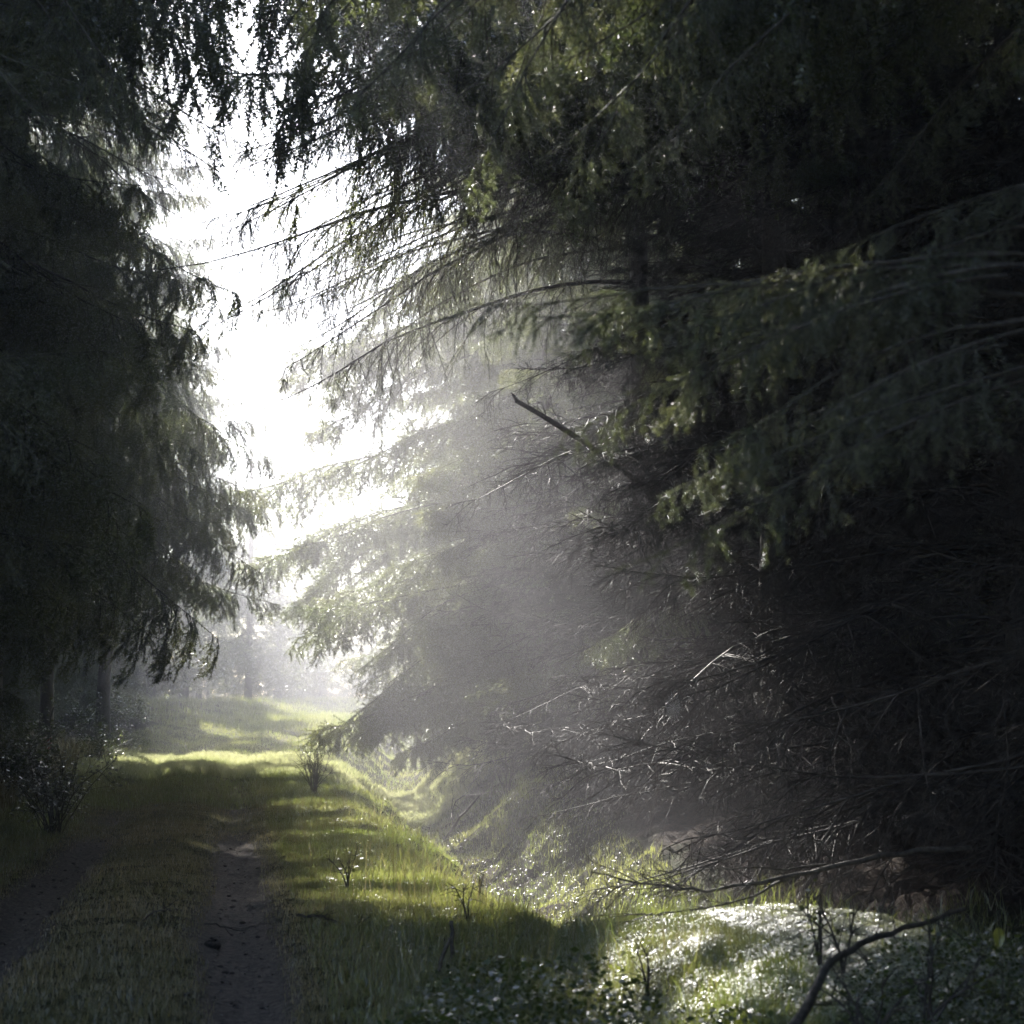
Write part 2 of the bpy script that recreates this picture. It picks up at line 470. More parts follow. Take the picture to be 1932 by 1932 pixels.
def crown_mesh(name, height, z0, rad, seed, n=105, dead_to=None):
    r = random.Random(seed); parts = []
    for i in range(n):
        z = z0 + (height - z0 - .3) * ((i + r.random()) / n)
        f = (1 - (z - z0) / (height - z0)); ln = rad * (.18 + .82 * f ** .75) * r.uniform(.75, 1.1)
        isdead = dead_to is not None and z < dead_to
        src = r.choice(DEADLITE_RAW if isdead else LITE_RAW)
        k = ln / 3.6
        M = Matrix.Translation((0, 0, z)) @ Matrix.Rotation(i * 2.39996 + r.uniform(-.3, .3), 4, 'Z') @ Matrix.Rotation(-.15 * (1 - f) * 2 + .1, 4, 'Y') @ Matrix.Scale(k, 4)
        q = xform(src, M)
        if isdead: q = [(V, fc, 2) for V, fc, _ in q]
        parts += q
    V, f, mi = pack(parts)
    return mesh_np(name, V, f, [M_bark, M_needle, M_dead], mi)
CROWN_FULL = [crown_mesh("dense_crown", 19, .6, 3.6, 1), crown_mesh("dense_crown", 20, 1.0, 3.4, 2)]
def dead_crown_mesh(seed):
    r = random.Random(seed); parts = []
    for i in range(120):
        k = r.uniform(.7, 1.0)
        M = Matrix.Translation((0, 0, .3 + 8.5 * (i + r.random()) / 120)) @ Matrix.Rotation(i * 2.39996, 4, 'Z') @ Matrix.Rotation(r.uniform(-.35, .35), 4, 'Y') @ Matrix.Scale(k, 4)
        parts += xform(r.choice(DEADLITE_RAW), M)
    V, f, mi = pack(parts)
    return mesh_np("dead_crown", V, f, [M_dead], mi)
CROWN_DEAD = [dead_crown_mesh(1), dead_crown_mesh(2)]
CROWN_HIGH = [crown_mesh("high_crown", 21, .9, 3.4, 3, n=120, dead_to=6.5)]

def trunk_mesh(name, height, r0, seed):
    r = np.random.default_rng(seed); M = 24
    z = np.linspace(-.3, height, M)
    P = np.stack([.05 * np.cumsum(r.normal(size=M)) * .3, .05 * np.cumsum(r.normal(size=M)) * .3, z], -1)[None]
    P[:, :3, :2] = 0
    R = (r0 * (1 - np.clip(z, 0, height) / height * .93) + r0 * .5 * np.exp(-np.clip(z, 0, 9) / .35))[None]
    V, q = tubes(P, R, 12)
    return mesh_np(name, V, [q], [M_bark], smooth=True)
TRUNKS = [trunk_mesh("spruce_trunk", 20, .17, 1), trunk_mesh("spruce_trunk", 22, .20, 2), trunk_mesh("spruce_trunk", 19, .14, 3)]

# ------------------------------------------------------------------ things
def thing(name, label, cat, loc, rz=0, group=None):
    o = bpy.data.objects.new(name, None); o.empty_display_size = .3; C.objects.link(o)
    o.location = loc; o.rotation_euler = (0, 0, rz); o["label"] = label; o["category"] = cat
    if group: o["group"] = group
    return o
def part(name, me, parent, mat=None, label=None):
    o = bpy.data.objects.new(name, me); C.objects.link(o); o.parent = parent
    if mat is not None: o.matrix_local = mat
    if label: o["label"] = label
    return o
def solo(name, me, label, cat, loc=(0, 0, 0), group=None, kind=None):
    o = bpy.data.objects.new(name, me); C.objects.link(o); o.location = loc
    o["label"] = label
    if cat: o["category"] = cat
    if group: o["group"] = group
    if kind: o["kind"] = kind
    return o

# openings cut in the crowns to let the sun in: points on the ground, radius (world x, y)
def W(px, py, d, r): p = at(px, py, d); return (p.x, p.y, p.z, r)
LIT = [W(1200, 1880, 10.2, .5), W(1290, 1850, 10.5, .75), W(1400, 1820, 11.0, .85), W(1490, 1790, 11.6, .75), W(1560, 1750, 12.3, .55), W(1380, 1740, 13, .7),
       W(960, 1680, 17, .7), W(830, 1720, 15.5, .4), W(700, 1640, 19, .3),
       W(870, 1540, 27, .8), W(740, 1520, 29, .8),
       W(350, 1425, 42, 1.7), W(490, 1430, 42, 1.7), W(620, 1430, 42, 1.7), W(750, 1430, 42, 1.7), W(560, 1412, 46, 1.5), W(680, 1412, 46, 1.6), W(430, 1412, 46, 1.3),
       W(850, 1250, 37, 1.3), W(860, 980, 37, 1.3), W(640, 1150, 42, 1.5), W(700, 660, 44, 1.6), W(600, 1000, 50, 1.8), W(320, 1335, 82, .8), W(395, 1335, 84, 1.4), W(480, 1335, 80, .8), W(560, 1330, 80, 1.7), W(400, 1250, 62, .8), W(500, 1180, 62, .8), W(580, 1150, 60, 1.6), W(350, 1420, 44, 1.4), W(480, 1420, 44, 1.4), W(600, 1420, 44, 1.5), W(730, 1420, 44, 1.5), W(650, 1330, 76, 2.8), W(740, 1350, 56, 1.8), W(600, 1240, 70, 2.4), W(690, 1300, 62, 2.2),
       W(1530, 450, 6.8, .4), W(1230, 470, 6.8, .55), W(1120, 580, 6.8, .5), W(1400, 540, 6.8, .35), W(1250, 760, 6.5, .35), W(1320, 930, 6.0, .4), W(800, 900, 34.5, .9), W(900, 1280, 33, .9), W(640, 700, 41, 1.0), W(1120, 850, 22, .7), W(1000, 1350, 27, .8)]
def blocks(p, f=1.0, lit=None):
    """does world point p stand in one of the sun windows?"""
    for (x, y, z, r) in (LIT if lit is None else lit):
        v = Vector((p.x - x, p.y - y, p.z - z)); k = v.dot(SUN_DIR)
        if k > 0 and (v - SUN_DIR * k).length < r * f: return True
    return False

def carved(wp, ln, k=1.0):
    return any(blocks(wp @ Vector((a * ln, 0, -.15 * k)), .8) for a in (.15, .4, .65, .9))

def spruce(label, s, t, height, z0, rad, n, seed, group, dead_to=None, trunk=0, toward=None, skip=None, lean=0):
    r = random.Random(seed)
    x, y = st2xy(s, t + float(curve_off(np.array(s)))); z = H1(x, y)
    o = thing("spruce_tree", label, "spruce tree", (x, y, z), r.uniform(0, 6.28), group)
    tk = part("trunk", TRUNKS[trunk % 3], o, Matrix.Scale(height / 20, 4))
    for i in range(n):
        q = (i + r.random()) / n; q = q ** 1.15
        zz = z0 + (height - z0 - .4) * q
        f = 1 - q; ln = rad * (.2 + .8 * f ** .7) * r.uniform(.72, 1.12)
        if zz > 3.0 + .38 * s and s < 42: ln = max(ln, min(rad, 4.4) * r.uniform(.85, 1.2))  # boughs above the view lengthened to block the sun
        dead = dead_to is not None and zz < dead_to and r.random() < .93
        me = r.choice(DEAD if dead else (FLAT if group == G_R and s > 30 else LIVE)); k = ln / (3.0 if dead else 3.6)
        rz = i * 2.39996 + r.uniform(-.35, .35)
        M = Matrix.Translation((0, 0, zz)) @ Matrix.Rotation(rz, 4, 'Z') @ Matrix.Rotation(r.uniform(-.05, .25) - .5 * q, 4, 'Y') @ Matrix.Rotation(r.uniform(-.15, .15), 4, 'X') @ Matrix.Diagonal((k, k * r.uniform(.85, 1.15), k ** .8 * r.uniform(.85, 1.1), 1))
        wp = Matrix.Translation(o.location) @ Matrix.Rotation(o.rotation_euler.z, 4, 'Z') @ M
        if carved(wp, 3.0 if dead else 3.6): continue
        part("dead_branch" if dead else "branch", me, o, M)
    if s < 50 and not (s < 15 and t < 0):
        shade_crown(o, max(5.6 + .39 * s, 8.5) if s < 14 else 4.0 + .39 * s, 23 + (s > 20) * 1.5, 5.0 if s < 25 else 6.0, 150 if s < 25 else 190, seed + 900)
    if group == G_R and dead_to is None:
        part("inner_crown", CROWN_FULL[seed % 2], o, Matrix.Diagonal((rad / 4.0, rad / 4.0, height / 20, 1)))
    if dead_to:
        part("dead_crown", CROWN_DEAD[seed % 2], o, Matrix.Diagonal((1, 1, dead_to / 8, 1)))
        for i in range(75):
            q = (i + r.random()) / 75; zz = .25 + (dead_to - .2) * q
            k = rad * r.uniform(.65, 1.1) / 3.0
            M = Matrix.Translation((0, 0, zz)) @ Matrix.Rotation(i * 2.39996 + r.uniform(-.5, .5), 4, 'Z') @ Matrix.Rotation(r.uniform(-.3, .3), 4, 'Y') @ Matrix.Diagonal((k, k, k, 1))
            part("dead_branch", r.choice(DEAD), o, M)
    return o

G_L = "spruces along the left of the track"
G_R = "spruces along the right of the track"
left_row = [
    (14.5, -4.7, 18, 2.4, 4.0, 98, "nearest left spruce with a black curtain of hanging twigs at the picture's edge"),
    (19.5, -4.9, 19, 2.0, 4.2, 98, "second spruce along the left verge, dark boughs above the leafy shrub"),
    (25.0, -4.7, 20, 2.3, 4.2, 98, "third spruce along the left verge, bough dipping low over the misty opening"),
    (31.0, -4.7, 20, 3.2, 4.3, 98, "fourth spruce along the left verge, grey in the mist behind the near ones"),
    (37.0, -4.3, 20, 3.8, 4.6, 98, "fifth left spruce with long drooping twigs reaching over the track"),
    (44.0, -4.2, 21, 4.0, 5.0, 98, "sixth left spruce, pale boughs with hanging tassels against the white glow"),
    (52.0, -4.2, 21, 4.4, 5.0, 98, "farthest spruce of the left row, faded blue grey in the mist"),
]
for i, (s, t, h, z0, rad, n, lab) in enumerate(left_row):
    spruce(lab, s, t, h, z0, rad, n, 10 + i, G_L, trunk=i)
right_row = [
    (13.5, 8.2, 19, .8, 3.4, 84, 8.0, "nearest right spruce, black wall of dead twigs beside the mossy mound"),
    (18.0, 7.6, 20, .7, 3.4, 90, 8.5, "second right spruce with dead lower branches over the dark ditch"),
    (23.0, 7.4, 20, .7, 3.4, 90, 9.0, "third right spruce with grey dead twigs catching the light"),
    (28.0, 7.2, 20, .7, 3.3, 90, 8.0, "fourth right spruce, brittle bare twigs above the sunlit bank"),
    (33.5, 7.0, 20, .8, 3.4, 90, 4.5, "fifth right spruce, bare twigs low and green boughs above"),
    (39.5, 6.4, 18, .8, 3.9, 96, None, "bushy green spruce with sunlit boughs down to the grass, nearest of the green ones"),
    (46.5, 6.2, 19, 1.2, 4.1, 96, None, "bushy green spruce half faded in mist, behind the nearest green one"),
    (54.5, 6.2, 20, 2.6, 4.6, 90, None, "pale misty spruce reaching its boughs out over the bright track"),
    (64.0, 6.8, 19, 3.5, 4.6, 80, None, "ghostly far spruce nearly lost in white mist right of the sky gap"),
]
for i, (s, t, h, z0, rad, n, dt, lab) in enumerate(right_row):
    spruce(lab, s, t, h, z0, rad, n, 40 + i, G_R, dead_to=dt, trunk=i + 1)

# long boughs leaning over the track from trees at the right
def place_between(me, L, base, tip, parent, roll=0.0, name="branch", thick=1.0, carve=0.0):
    b = Vector(base); v = Vector(tip) - b
    k = v.length / L
    q = v.to_track_quat('X', 'Z')
    if carve and any(blocks(b.lerp(Vector(tip), a), carve) or blocks(b.lerp(Vector(tip), a), .62, LIT[:6]) for a in (.2, .35, .5, .65, .8, .95)): return None
    M = Matrix.Translation(b) @ q.to_matrix().to_4x4() @ Matrix.Rotation(roll, 4, 'X') @ Matrix.Diagonal((k, k * thick, k * thick, 1))
    o = part(name, me, parent); o.matrix_parent_inverse = Matrix.Identity(4)
    o.matrix_local = parent_inv(parent) @ M
    return o
def parent_inv(p):
    return (Matrix.Translation(p.location) @ Matrix.Rotation(p.rotation_euler.z, 4, 'Z')).inverted()

arch = []
for (s, t, lab, boughs, sd) in (
    (21.5, 6.2, "tall right spruce whose long wispy boughs arch over the track before the sky",
     [((900, 330, 21), (250, 350, 19)), ((950, 240, 22), (480, 560, 20)), ((1000, 120, 21), (330, 330, 19)), ((900, 420, 22), (470, 640, 21)), ((960, 330, 22), (560, 560, 22)),
      ((1000, 10, 20), (280, 130, 18)), ((1000, -60, 21), (420, 100, 18)), ((1050, 200, 21), (620, 330, 19)), ((950, 280, 22), (400, 430, 20)),((1000, 60, 21), (560, 230, 19)),((1000, 180, 20), (700, 400, 19))], 5),
    (28.0, 6.0, "leaning right spruce with thin drooping boughs before the white gap, behind the arching one",
     [((960, 420, 28), (520, 520, 26)), ((980, 300, 28), (330, 500, 25)), ((960, 480, 28), (600, 640, 27)), ((960, 200, 28), (420, 260, 26)), ((960, 380, 28), (640, 560, 27)), ((980, 80, 28), (480, 330, 26))], 6)):
    x, y = st2xy(s, t); z = H1(x, y)
    o = thing("spruce_tree", lab, "spruce tree", (x, y, z), 0, G_R)
    part("trunk", TRUNKS[1], o)
    shade_crown(o, 3.4 + .39 * s, 24, 5.0, 130, sd + 900)
    r = random.Random(sd)
    for (a, b) in boughs:
        A_ = at(*a); B_ = at(*b)
        # start every bough on the trunk itself
        A_ = Vector((x, y, A_.z + (A_ - Vector((x, y, A_.z))).length * .1))
        me = r.choice(LONG); place_between(me, 6.0, A_, B_, o, r.uniform(-.2, .2), thick=.9, carve=.05)
    for i in range(40):                                             # rest of its crown
        zz = 8.5 + 11 * i / 40; M = Matrix.Translation((0, 0, zz)) @ Matrix.Rotation(i * 2.4, 4, 'Z') @ Matrix.Scale(1.1 * (1.1 - i / 45), 4)
        if carved(Matrix.Translation(o.location) @ M, 3.6): continue
        part("branch", r.choice(LIVE), o, M)

left_objs = sorted([o for o in C.objects if o.get("group") == G_L], key=lambda o: o.location.y)
right_objs = sorted([o for o in C.objects if o.get("group") == G_R], key=lambda o: o.location.y)
def bough_to(objs, px, py, d, rise=.9, me=None, th=1.0, L=3.6, back=3.5, carve=0.0):
    """a bough from the nearest fitting trunk to the tip seen at (px, py)"""
    tip = at(px, py, d)
    o = min(objs, key=lambda q: abs((q.location.xy - tip.xy).length - back))
    base = Vector((o.location.x, o.location.y, tip.z + rise))
    place_between(me or random.choice(LIVE), L, base, tip, o, random.uniform(-.15, .15), thick=th, carve=carve)
for a in ((400, 1210, 26, 1.5), (360, 1190, 25, 1.3), (515, 1050, 37, 1.0), (470, 985, 38, .8), (440, 1100, 36, 1.0), (285, 975, 16.5, 1.3), (250, 940, 16, 1.1), (430, 700, 31, .9),
          (435, 565, 26, 1.0), (380, 830, 27, .7), (480, 790, 40, .5), (350, 620, 22, .9), (300, 700, 19, 1.0), (410, 770, 34, .8), (500, 900, 42, .3), (330, 880, 24, .9),
          (260, 480, 17, .6), (250, 330, 17, .5), (280, 260, 18, .5), (330, 520, 23, .6), (360, 700, 25, .7), (230, 1150, 19, 1.2), (120, 1200, 17, 1.0), (250, 1000, 22, 1.2), (330, 1060, 28, 1.1),
          (300, 1090, 30, 1.0), (200, 850, 15.5, 1.0), (240, 640, 16, .8), (260, 780, 17, .9), (160, 1100, 18, 1.0), (60, 1010, 15, .9), (180, 930, 16, 1.0),
          (250, 150, 18, .4), (300, 380, 21, .6), (240, 560, 18, .8), (400, 640, 30, .8), (390, 920, 33, .8), (420, 1010, 35, .8), (280, 1130, 26, 1.1)):
    bough_to(left_objs, a[0], a[1], a[2], a[3] * 2.3)
for a in ((400, 870, 47, .3), (450, 1000, 50, .6), (525, 1105, 40, 1.0), (585, 1195, 38, 1.2), (595, 1320, 37, .5), (530, 720, 42, 1.4), (560, 760, 41, 1.2), (540, 600, 42, 1.6), (640, 1250, 37, .9),
          (770, 850, 35, .8), (750, 900, 36, .8), (760, 980, 35, .9), (820, 1210, 34, .6), (560, 980, 44, .8), (620, 870, 42, 1.), (690, 1300, 37, .6), (480, 1040, 50, .5), (600, 1080, 41, .8), (680, 1150, 37, .8), (520, 660, 45, 1.2), (600, 700, 42, 1.2)):
    bough_to(right_objs, a[0], a[1], a[2], a[3], th=1.0, back=4.0, me=random.choice(FLAT))
for a in ((980, 700, 22, .5), (905, 655, 23, .4), (960, 810, 22, .4), (850, 835, 25, .5), (1080, 770, 21, .4), (1130, 1010, 19, .3), (1150, 1090, 18, .3), (1190, 1200, 17, .2), (1160, 1240, 19, .3), (1230, 1300, 16, .2),
          (1010, 1330, 24, .1), (1060, 1400, 21, .1), (960, 1380, 26, .1), (1100, 1450, 19, .1), (1200, 1530, 17, .0), (1110, 1530, 18.5, .0), (1280, 1400, 15, .2), (1000, 1470, 22, .0), (1040, 620, 21, .4), (1150, 880, 19, .4),
          (1350, 1250, 14.5, .3), (1250, 1130, 16, .3), (930, 1300, 27, .2), (1040, 860, 21, .3), (1330, 1470, 14.5, .1), (860, 1400, 30, .1), (1180, 1420, 17, .1)):
    bough_to(right_objs, a[0], a[1], a[2], a[3], me=random.choice(DEAD), L=3.0, back=3.2)
for a in ((300, 60, 17, .6), (350, 30, 18, .6), (420, 60, 21, .5), (260, 100, 16, .6), (480, 90, 24, .5), (330, 420, 25, .7), (300, 290, 21, .6), (400, 470, 27, .7), (360, 330, 24, .6), (230, 230, 16, .6), (200, 60, 15, .6), (270, 10, 17, .5)):
    bough_to(left_objs, a[0], a[1] - 20, a[2], a[3], back=4.2, me=random.choice(LONG), L=6.0, th=.9)
for a in ((430, 120, 20, 1.2), (500, 140, 21, 1.3), (560, 160, 20, 1.3), (600, 220, 19, 1.3), (380, 40, 20, 1.3), (620, 90, 18, 1.4), (520, 50, 19, 1.3), (260, 430, 21, 1.5), (350, 560, 23, 1.6), (450, 650, 25, 1.6), (450, 420, 22, 1.5), (560, 470, 24, 1.4), (640, 120, 21, 1.2), (460, 560, 27, 1.4), (380, 250, 21, 1.3)):
    bough_to(right_objs, a[0], a[1], a[2], a[3], me=random.choice(LONG), L=6.0, back=6.0, carve=.05)
for a in ((450, 230, 24, 1.4), (480, 330, 26, 1.5), (420, 400, 24, 1.4), (500, 180, 23, 1.4), (380, 190, 22, 1.4), (540, 290, 25, 1.4), (400, 290, 23, 1.3), (340, 330, 20, 1.4), (330, 180, 19, 1.3)):
    bough_to(left_objs, a[0], a[1], a[2], a[3], back=5.0, me=random.choice(LONG), L=6.0)
for a in ((330, 400, 22, 1.2), (420, 360, 22, 1.2), (500, 400, 23, 1.2), (380, 480, 24, 1.3), (460, 480, 25, 1.3), (540, 420, 22, 1.2), (470, 560, 22, 1.4), (480, 620, 23, 1.6), (520, 520, 24, 1.4), (300, 300, 20, 1.1), (400, 300, 21, 1.1), (520, 330, 21, 1.1)):
    bough_to(right_objs, a[0], a[1], a[2], a[3], back=6.5, me=random.choice(LONG), L=6.0, th=.95)
for a in ((330, -40, 13, .5), (260, -10, 13, .5), (420, -70, 14, .5), (380, -80, 15, .5), (480, -80, 15, .5)):
    bough_to(left_objs, a[0], a[1], a[2], a[3], back=5.0, th=1.0)
for a in ((430, -50, 17, .7), (520, -20, 18, .8), (340, -60, 16, .7)):
    bough_to(left_objs, a[0] - 20, a[1] - 125, a[2], a[3], back=5.2, th=1.1)
for a in ((500, 60, 17, 1.0), (440, 20, 16, 1.0), (560, 110, 18, 1.0), (400, 80, 17, 1.0), (620, 150, 17, 1.0), (350, 30, 16, 1.0), (300, 60, 16.5, 1.0)):
    bough_to(right_objs, a[0] + 90, a[1] - 120, a[2], a[3], back=5.5, th=1.0)
for a in ((800, 1210, 33, .3), (830, 1270, 32, .3), (790, 920, 34, .4), (810, 1000, 34, .4), (860, 1180, 32, .3), (870, 1330, 31, .2), (780, 1100, 35, .4), (900, 960, 32, .3), (950, 1230, 30, .2)):
    bough_to(right_objs, a[0], a[1], a[2], a[3], back=3.6, me=random.choice(FLAT))
for a in ((1130, 850, 19, .4), (1080, 820, 20, .3), (1180, 900, 18, .3), (1250, 960, 17.5, .3), (1160, 810, 19, .4)):
    bough_to(right_objs, a[0], a[1], a[2], a[3], me=random.choice(DEAD), L=3.0, back=3.0)
x, y = st2xy(23.0, 7.4)

# near spruces: only their boughs reach into the picture
x, y = 3.7, 7.0
o = thing("spruce_tree", "nearest spruce, trunk out of view, blurred sunlit bough hanging in front at right", "spruce tree", (x, y, H1(x, y)), 0, G_R)
part("trunk", TRUNKS[0], o)
shade_crown(o, 8.2, 20, 5.0, 150, 961)
r = random.Random(77)
for (a, b, th) in (
    ((2050, 480, 7.0), (1180, 470, 6.8), 1.0), ((1900, 560, 7.0), (880, 340, 6.9), .8), ((1850, 600, 6.9), (1290, 560, 6.6), 1.0), ((1900, 650, 6.8), (1190, 760, 6.5), .9),
    ((1900, 520, 6.8), (1150, 620, 6.5), 1.0), ((2000, 700, 6.6), (1140, 960, 5.6), .7), ((2100, 640, 6.6), (1330, 900, 6.0), .8),
    ((2000, 420, 7.0), (1350, 430, 6.8), 1.2), ((1950, 500, 6.9), (1300, 520, 6.7), 1.2), ((1950, 560, 7), (1000, 420, 6.9), 1.0), ((1950, 600, 6.8), (1250, 700, 6.6), 1.2), ((1900, 500, 6.8), (1000, 580, 6.8), 1.0),
    ((1950, 620, 6.6), (1380, 780, 6.3), 1.1), ((2000, 380, 7.0), (1560, 480, 6.8), 1.1), ((1900, 480, 6.9), (1100, 530, 6.7), 1.1),
    ((2050, 300, 7.0), (1640, 470, 6.8), .9), ((2050, 330, 7.0), (1480, 360, 6.8), .8)):
    place_between(r.choice(NEAR), 1.9, at(*a), at(*b), o, r.uniform(-.2, .2), thick=th)
for i in range(44):
    zz = 5.2 + 13 * i / 44; M = Matrix.Translation((0, 0, zz)) @ Matrix.Rotation(i * 2.4, 4, 'Z') @ Matrix.Scale(1.2 * (1.1 - i / 50), 4)
    if carved(Matrix.Translation(o.location) @ M, 3.6): continue
    part("branch", r.choice(LIVE), o, M)

x, y = -5.2, 11.0
o = thing("spruce_tree", "near spruce at left whose boughs hang into the top left corner", "spruce tree", (x, y, H1(x, y)), 0, G_L)
part("trunk", TRUNKS[1], o)
for (a, b, th) in (
    ((-350, -200, 11), (190, 120, 10), 1), ((-300, -100, 11), (240, 300, 10.5), 1), ((-400, 100, 11), (150, 420, 10), 1), ((-350, -260, 11), (120, 40, 10), 1), ((-300, -300, 11.5), (330, 60, 11), 1.1),
    ((-400, 250, 11), (180, 560, 10.5), 1), ((-420, 400, 11), (120, 700, 10), 1), ((-200, -330, 11.5), (420, 20, 11), 1), ((-400, 550, 11), (130, 880, 10.3), 1), ((-100, -350, 12), (520, 30, 11.5), 1), ((-380, 0, 11), (230, 200, 10.7), 1)):
    place_between(random.choice(NEAR), 1.9, at(*a), at(*b), o, random.uniform(-.3, .3), thick=th)
for i in range(44):
    zz = 6.8 + 12 * i / 44; M = Matrix.Translation((0, 0, zz)) @ Matrix.Rotation(i * 2.4, 4, 'Z') @ Matrix.Scale(1.2 * (1.1 - i / 50), 4)
    if carved(Matrix.Translation(o.location) @ M, 3.6): continue
    part("branch", random.choice(LIVE), o, M)

x, y = 4.6, 10.5
o = thing("spruce_tree", "near spruce at right whose black boughs hang down along the top of the picture", "spruce tree", (x, y, H1(x, y)), 0, G_R)
part("trunk", TRUNKS[2], o)
shade_crown(o, 8.2, 20, 5.0, 150, 961)
for (a, b, th) in (
    ((1900, -300, 9), (900, 60, 8.5), 1), ((1700, -280, 9), (1000, 190, 8.2), 1), ((1500, -260, 9), (740, 130, 8.5), 1), ((1400, -300, 9), (560, 100, 9), 1),
    ((1900, -150, 9.5), (1230, 130, 9), 1), ((1950, -60, 9.5), (1380, 200, 9), 1), ((1300, -330, 9), (430, 40, 9), 1), ((2000, 0, 9.5), (1560, 330, 9), 1), ((1200, -260, 9.5), (850, 120, 9), 1), ((1000, -300, 9.5), (500, 130, 9.3), 1.1), ((900, -300, 10), (380, 90, 9.6), 1.1), ((1100, -300, 9.2), (640, 60, 9), 1.1), ((1300, -280, 8.8), (700, 190, 8.6), 1.1), ((1500, -200, 8.8), (880, 210, 8.6), 1.1), ((1700, -150, 9), (1180, 230, 8.7), 1.1),
    ((1800, -200, 8.5), (1080, 150, 8.2), .9), ((1000, -300, 10), (330, 10, 10), 1), ((1650, -200, 8.5), (1130, 60, 8.3), 1), ((2100, -100, 9), (1500, 60, 9), 1), ((2100, -50, 9), (1700, 200, 9), 1)):
    place_between(r.choice(NEAR), 1.9, at(*a), at(*b), o, r.uniform(-.3, .3), thick=th)
for i in range(44):
    zz = 6.6 + 12 * i / 44; M = Matrix.Translation((0, 0, zz)) @ Matrix.Rotation(i * 2.4, 4, 'Z') @ Matrix.Scale(1.2 * (1.1 - i / 50), 4)
    if carved(Matrix.Translation(o.location) @ M, 3.6): continue
    part("branch", r.choice(LIVE), o, M)

for i, (s, t, lab) in enumerate(((8.0, 5.4, "unseen spruce added beside the mound to shade the near right"), 
                                 (0.3, 3.4, "unseen spruce added just right of the photographer to block skylight"), (3.0, 5.6, "unseen spruce added beside the photographer to close the canopy"))):
    spruce(lab, s, t, 21, 9.5, 4.6, 98, 70 + i, "unseen spruces added overhead to block light", trunk=i)  # added out of view to block sun and sky

# deeper rows: whole crowns
def back_tree(s, t, lab, grp, kind, seed, sc=1.0):
    r = random.Random(seed)
    x, y = st2xy(s, t + float(curve_off(np.array(s)))); z = H1(x, y)
    o = thing("spruce_tree", lab, "spruce tree", (x, y, z), r.uniform(0, 6.28), grp)
    k = sc * r.uniform(.92, 1.08)
    for (a, b, c, rr) in (LIT if s > 60 and grp != "spruces in the left wood" else []):
        u = ((x - a) * SUN_DIR.x + (y - b) * SUN_DIR.y) / (math.cos(SUN_EL) ** 2)
        if u > 0 and c + u * SUN_DIR.z < 19 * k + z and math.hypot(a + SUN_DIR.x * u - x, b + SUN_DIR.y * u - y) < rr + 3.0 * (1 - (c + u * SUN_DIR.z - z) / (21 * k)):
            bpy.data.objects.remove(o); return
    part("trunk", r.choice(TRUNKS), o, Matrix.Scale(k, 4))
    if s > 58 and t > -17 and "left wood" in grp:
        shade_crown(o, .8, 20.5, 4.4, 60, seed)
    else:
        part("crown", r.choice(kind), o, Matrix.Scale(k, 4))
for i, (s, t, k) in enumerate(((22, -6.6, .34), (26.5, -7., .38), (30, -6.4, .34), (34.5, -6.8, .4), (38, -6.2, .36), (43, -6.6, .42), (48, -6.2, .42), (54, -6.6, .45), (18.5, -6.4, .3), (60, -6.4, .5), (29, -8.6, .4), (36, -8.8, .45))):
    x, y = st2xy(s, t + float(curve_off(np.array(float(s)))))
    o = thing("young_spruce", "young spruce growing in the dark beneath the left row", "young spruce", (x, y, H1(x, y)), i * 1.3, "young spruces under the left row")
    part("trunk", TRUNKS[i % 3], o, Matrix.Scale(k * .9, 4)); part("crown", CROWN_FULL[i % 2], o, Matrix.Diagonal((k * 1.25, k * 1.25, k, 1)))
for i, (s, t) in enumerate(((104, -22), (107, -17), (105, -13), (108, -9), (106, -5), (109, -1), (107, 3), (110, 7), (108, 11), (111, 15), (109, -27), (112, -11), (113, -3), (114, 4))):
    x, y = st2xy(s, t)
    o = thing("young_spruce", "low far spruce closing the view at the end of the misty opening", "young spruce", (x, y, H1(x, y) - .3), i * 1.3, "low spruces at the far end")
    part("trunk", TRUNKS[i % 3], o, Matrix.Scale(.4, 4)); part("crown", CROWN_FULL[i % 2], o, Matrix.Diagonal((.85, .85, .42, 1)))
n = 0
for s in np.arange(10, 100, 4.6):
    for t in (-8.2, -11.5, -15.5):
        if s > 62 and t > -10: continue
        n += 1; back_tree(s + random.uniform(-1, 1), t + random.uniform(-.6, .6), "dark spruce standing in the deep shade behind the left row", "spruces in the left wood", CROWN_FULL, n)
for s in np.arange(9, 100, 4.6):
    for t in (10.3, 13.5, 17.):
        n += 1; back_tree(s + random.uniform(-1, 1), t + random.uniform(-.6, .6), "dark spruce standing in the black wood behind the right row", "spruces in the right wood", CROWN_HIGH if t < 12 else CROWN_FULL, n)
for (s, t) in ((-3, 6), (3, 7.5), (7, -8.5), (2, 12), (5, 10.5), (-5, 10), (-8, 7), (-7, 3.2), (-4, 3.4), (-6, 1.2), (0, 5), (-11, 2), (-2, 9), (7, 11)):
    n += 1; back_tree(s, t, "unseen spruce added around the photographer to block skylight", "unseen spruces added to block skylight", CROWN_FULL, n)  # put in out of view to keep skylight off the scene
for i, (s, t) in enumerate(((78, -4), (84, 1.5), (90, -2.), (88, 5), (84, 9), (96, 2), (97, 8), (72, -8), (80, -10), (90, -9), (92, 12), (102, -4), (104, 5), (76, 12), (84, 15), (70, -12), (74, 17), (100, 14), (112, -16), (114, -11), (112, -6), (115, -1), (112, 4), (115, 9), (112, 14), (104, -18), (96, -16), (118, -20), (118, 18), (110, 20), (95, -6), (106, 0), (107, -9))):
    n += 1; back_tree(s, t - float(curve_off(np.array(s))) + 5, "far spruce dissolved in the bright mist at the track's bend", "far spruces in the mist", CROWN_FULL, n, .46 if -6 < t else .75)

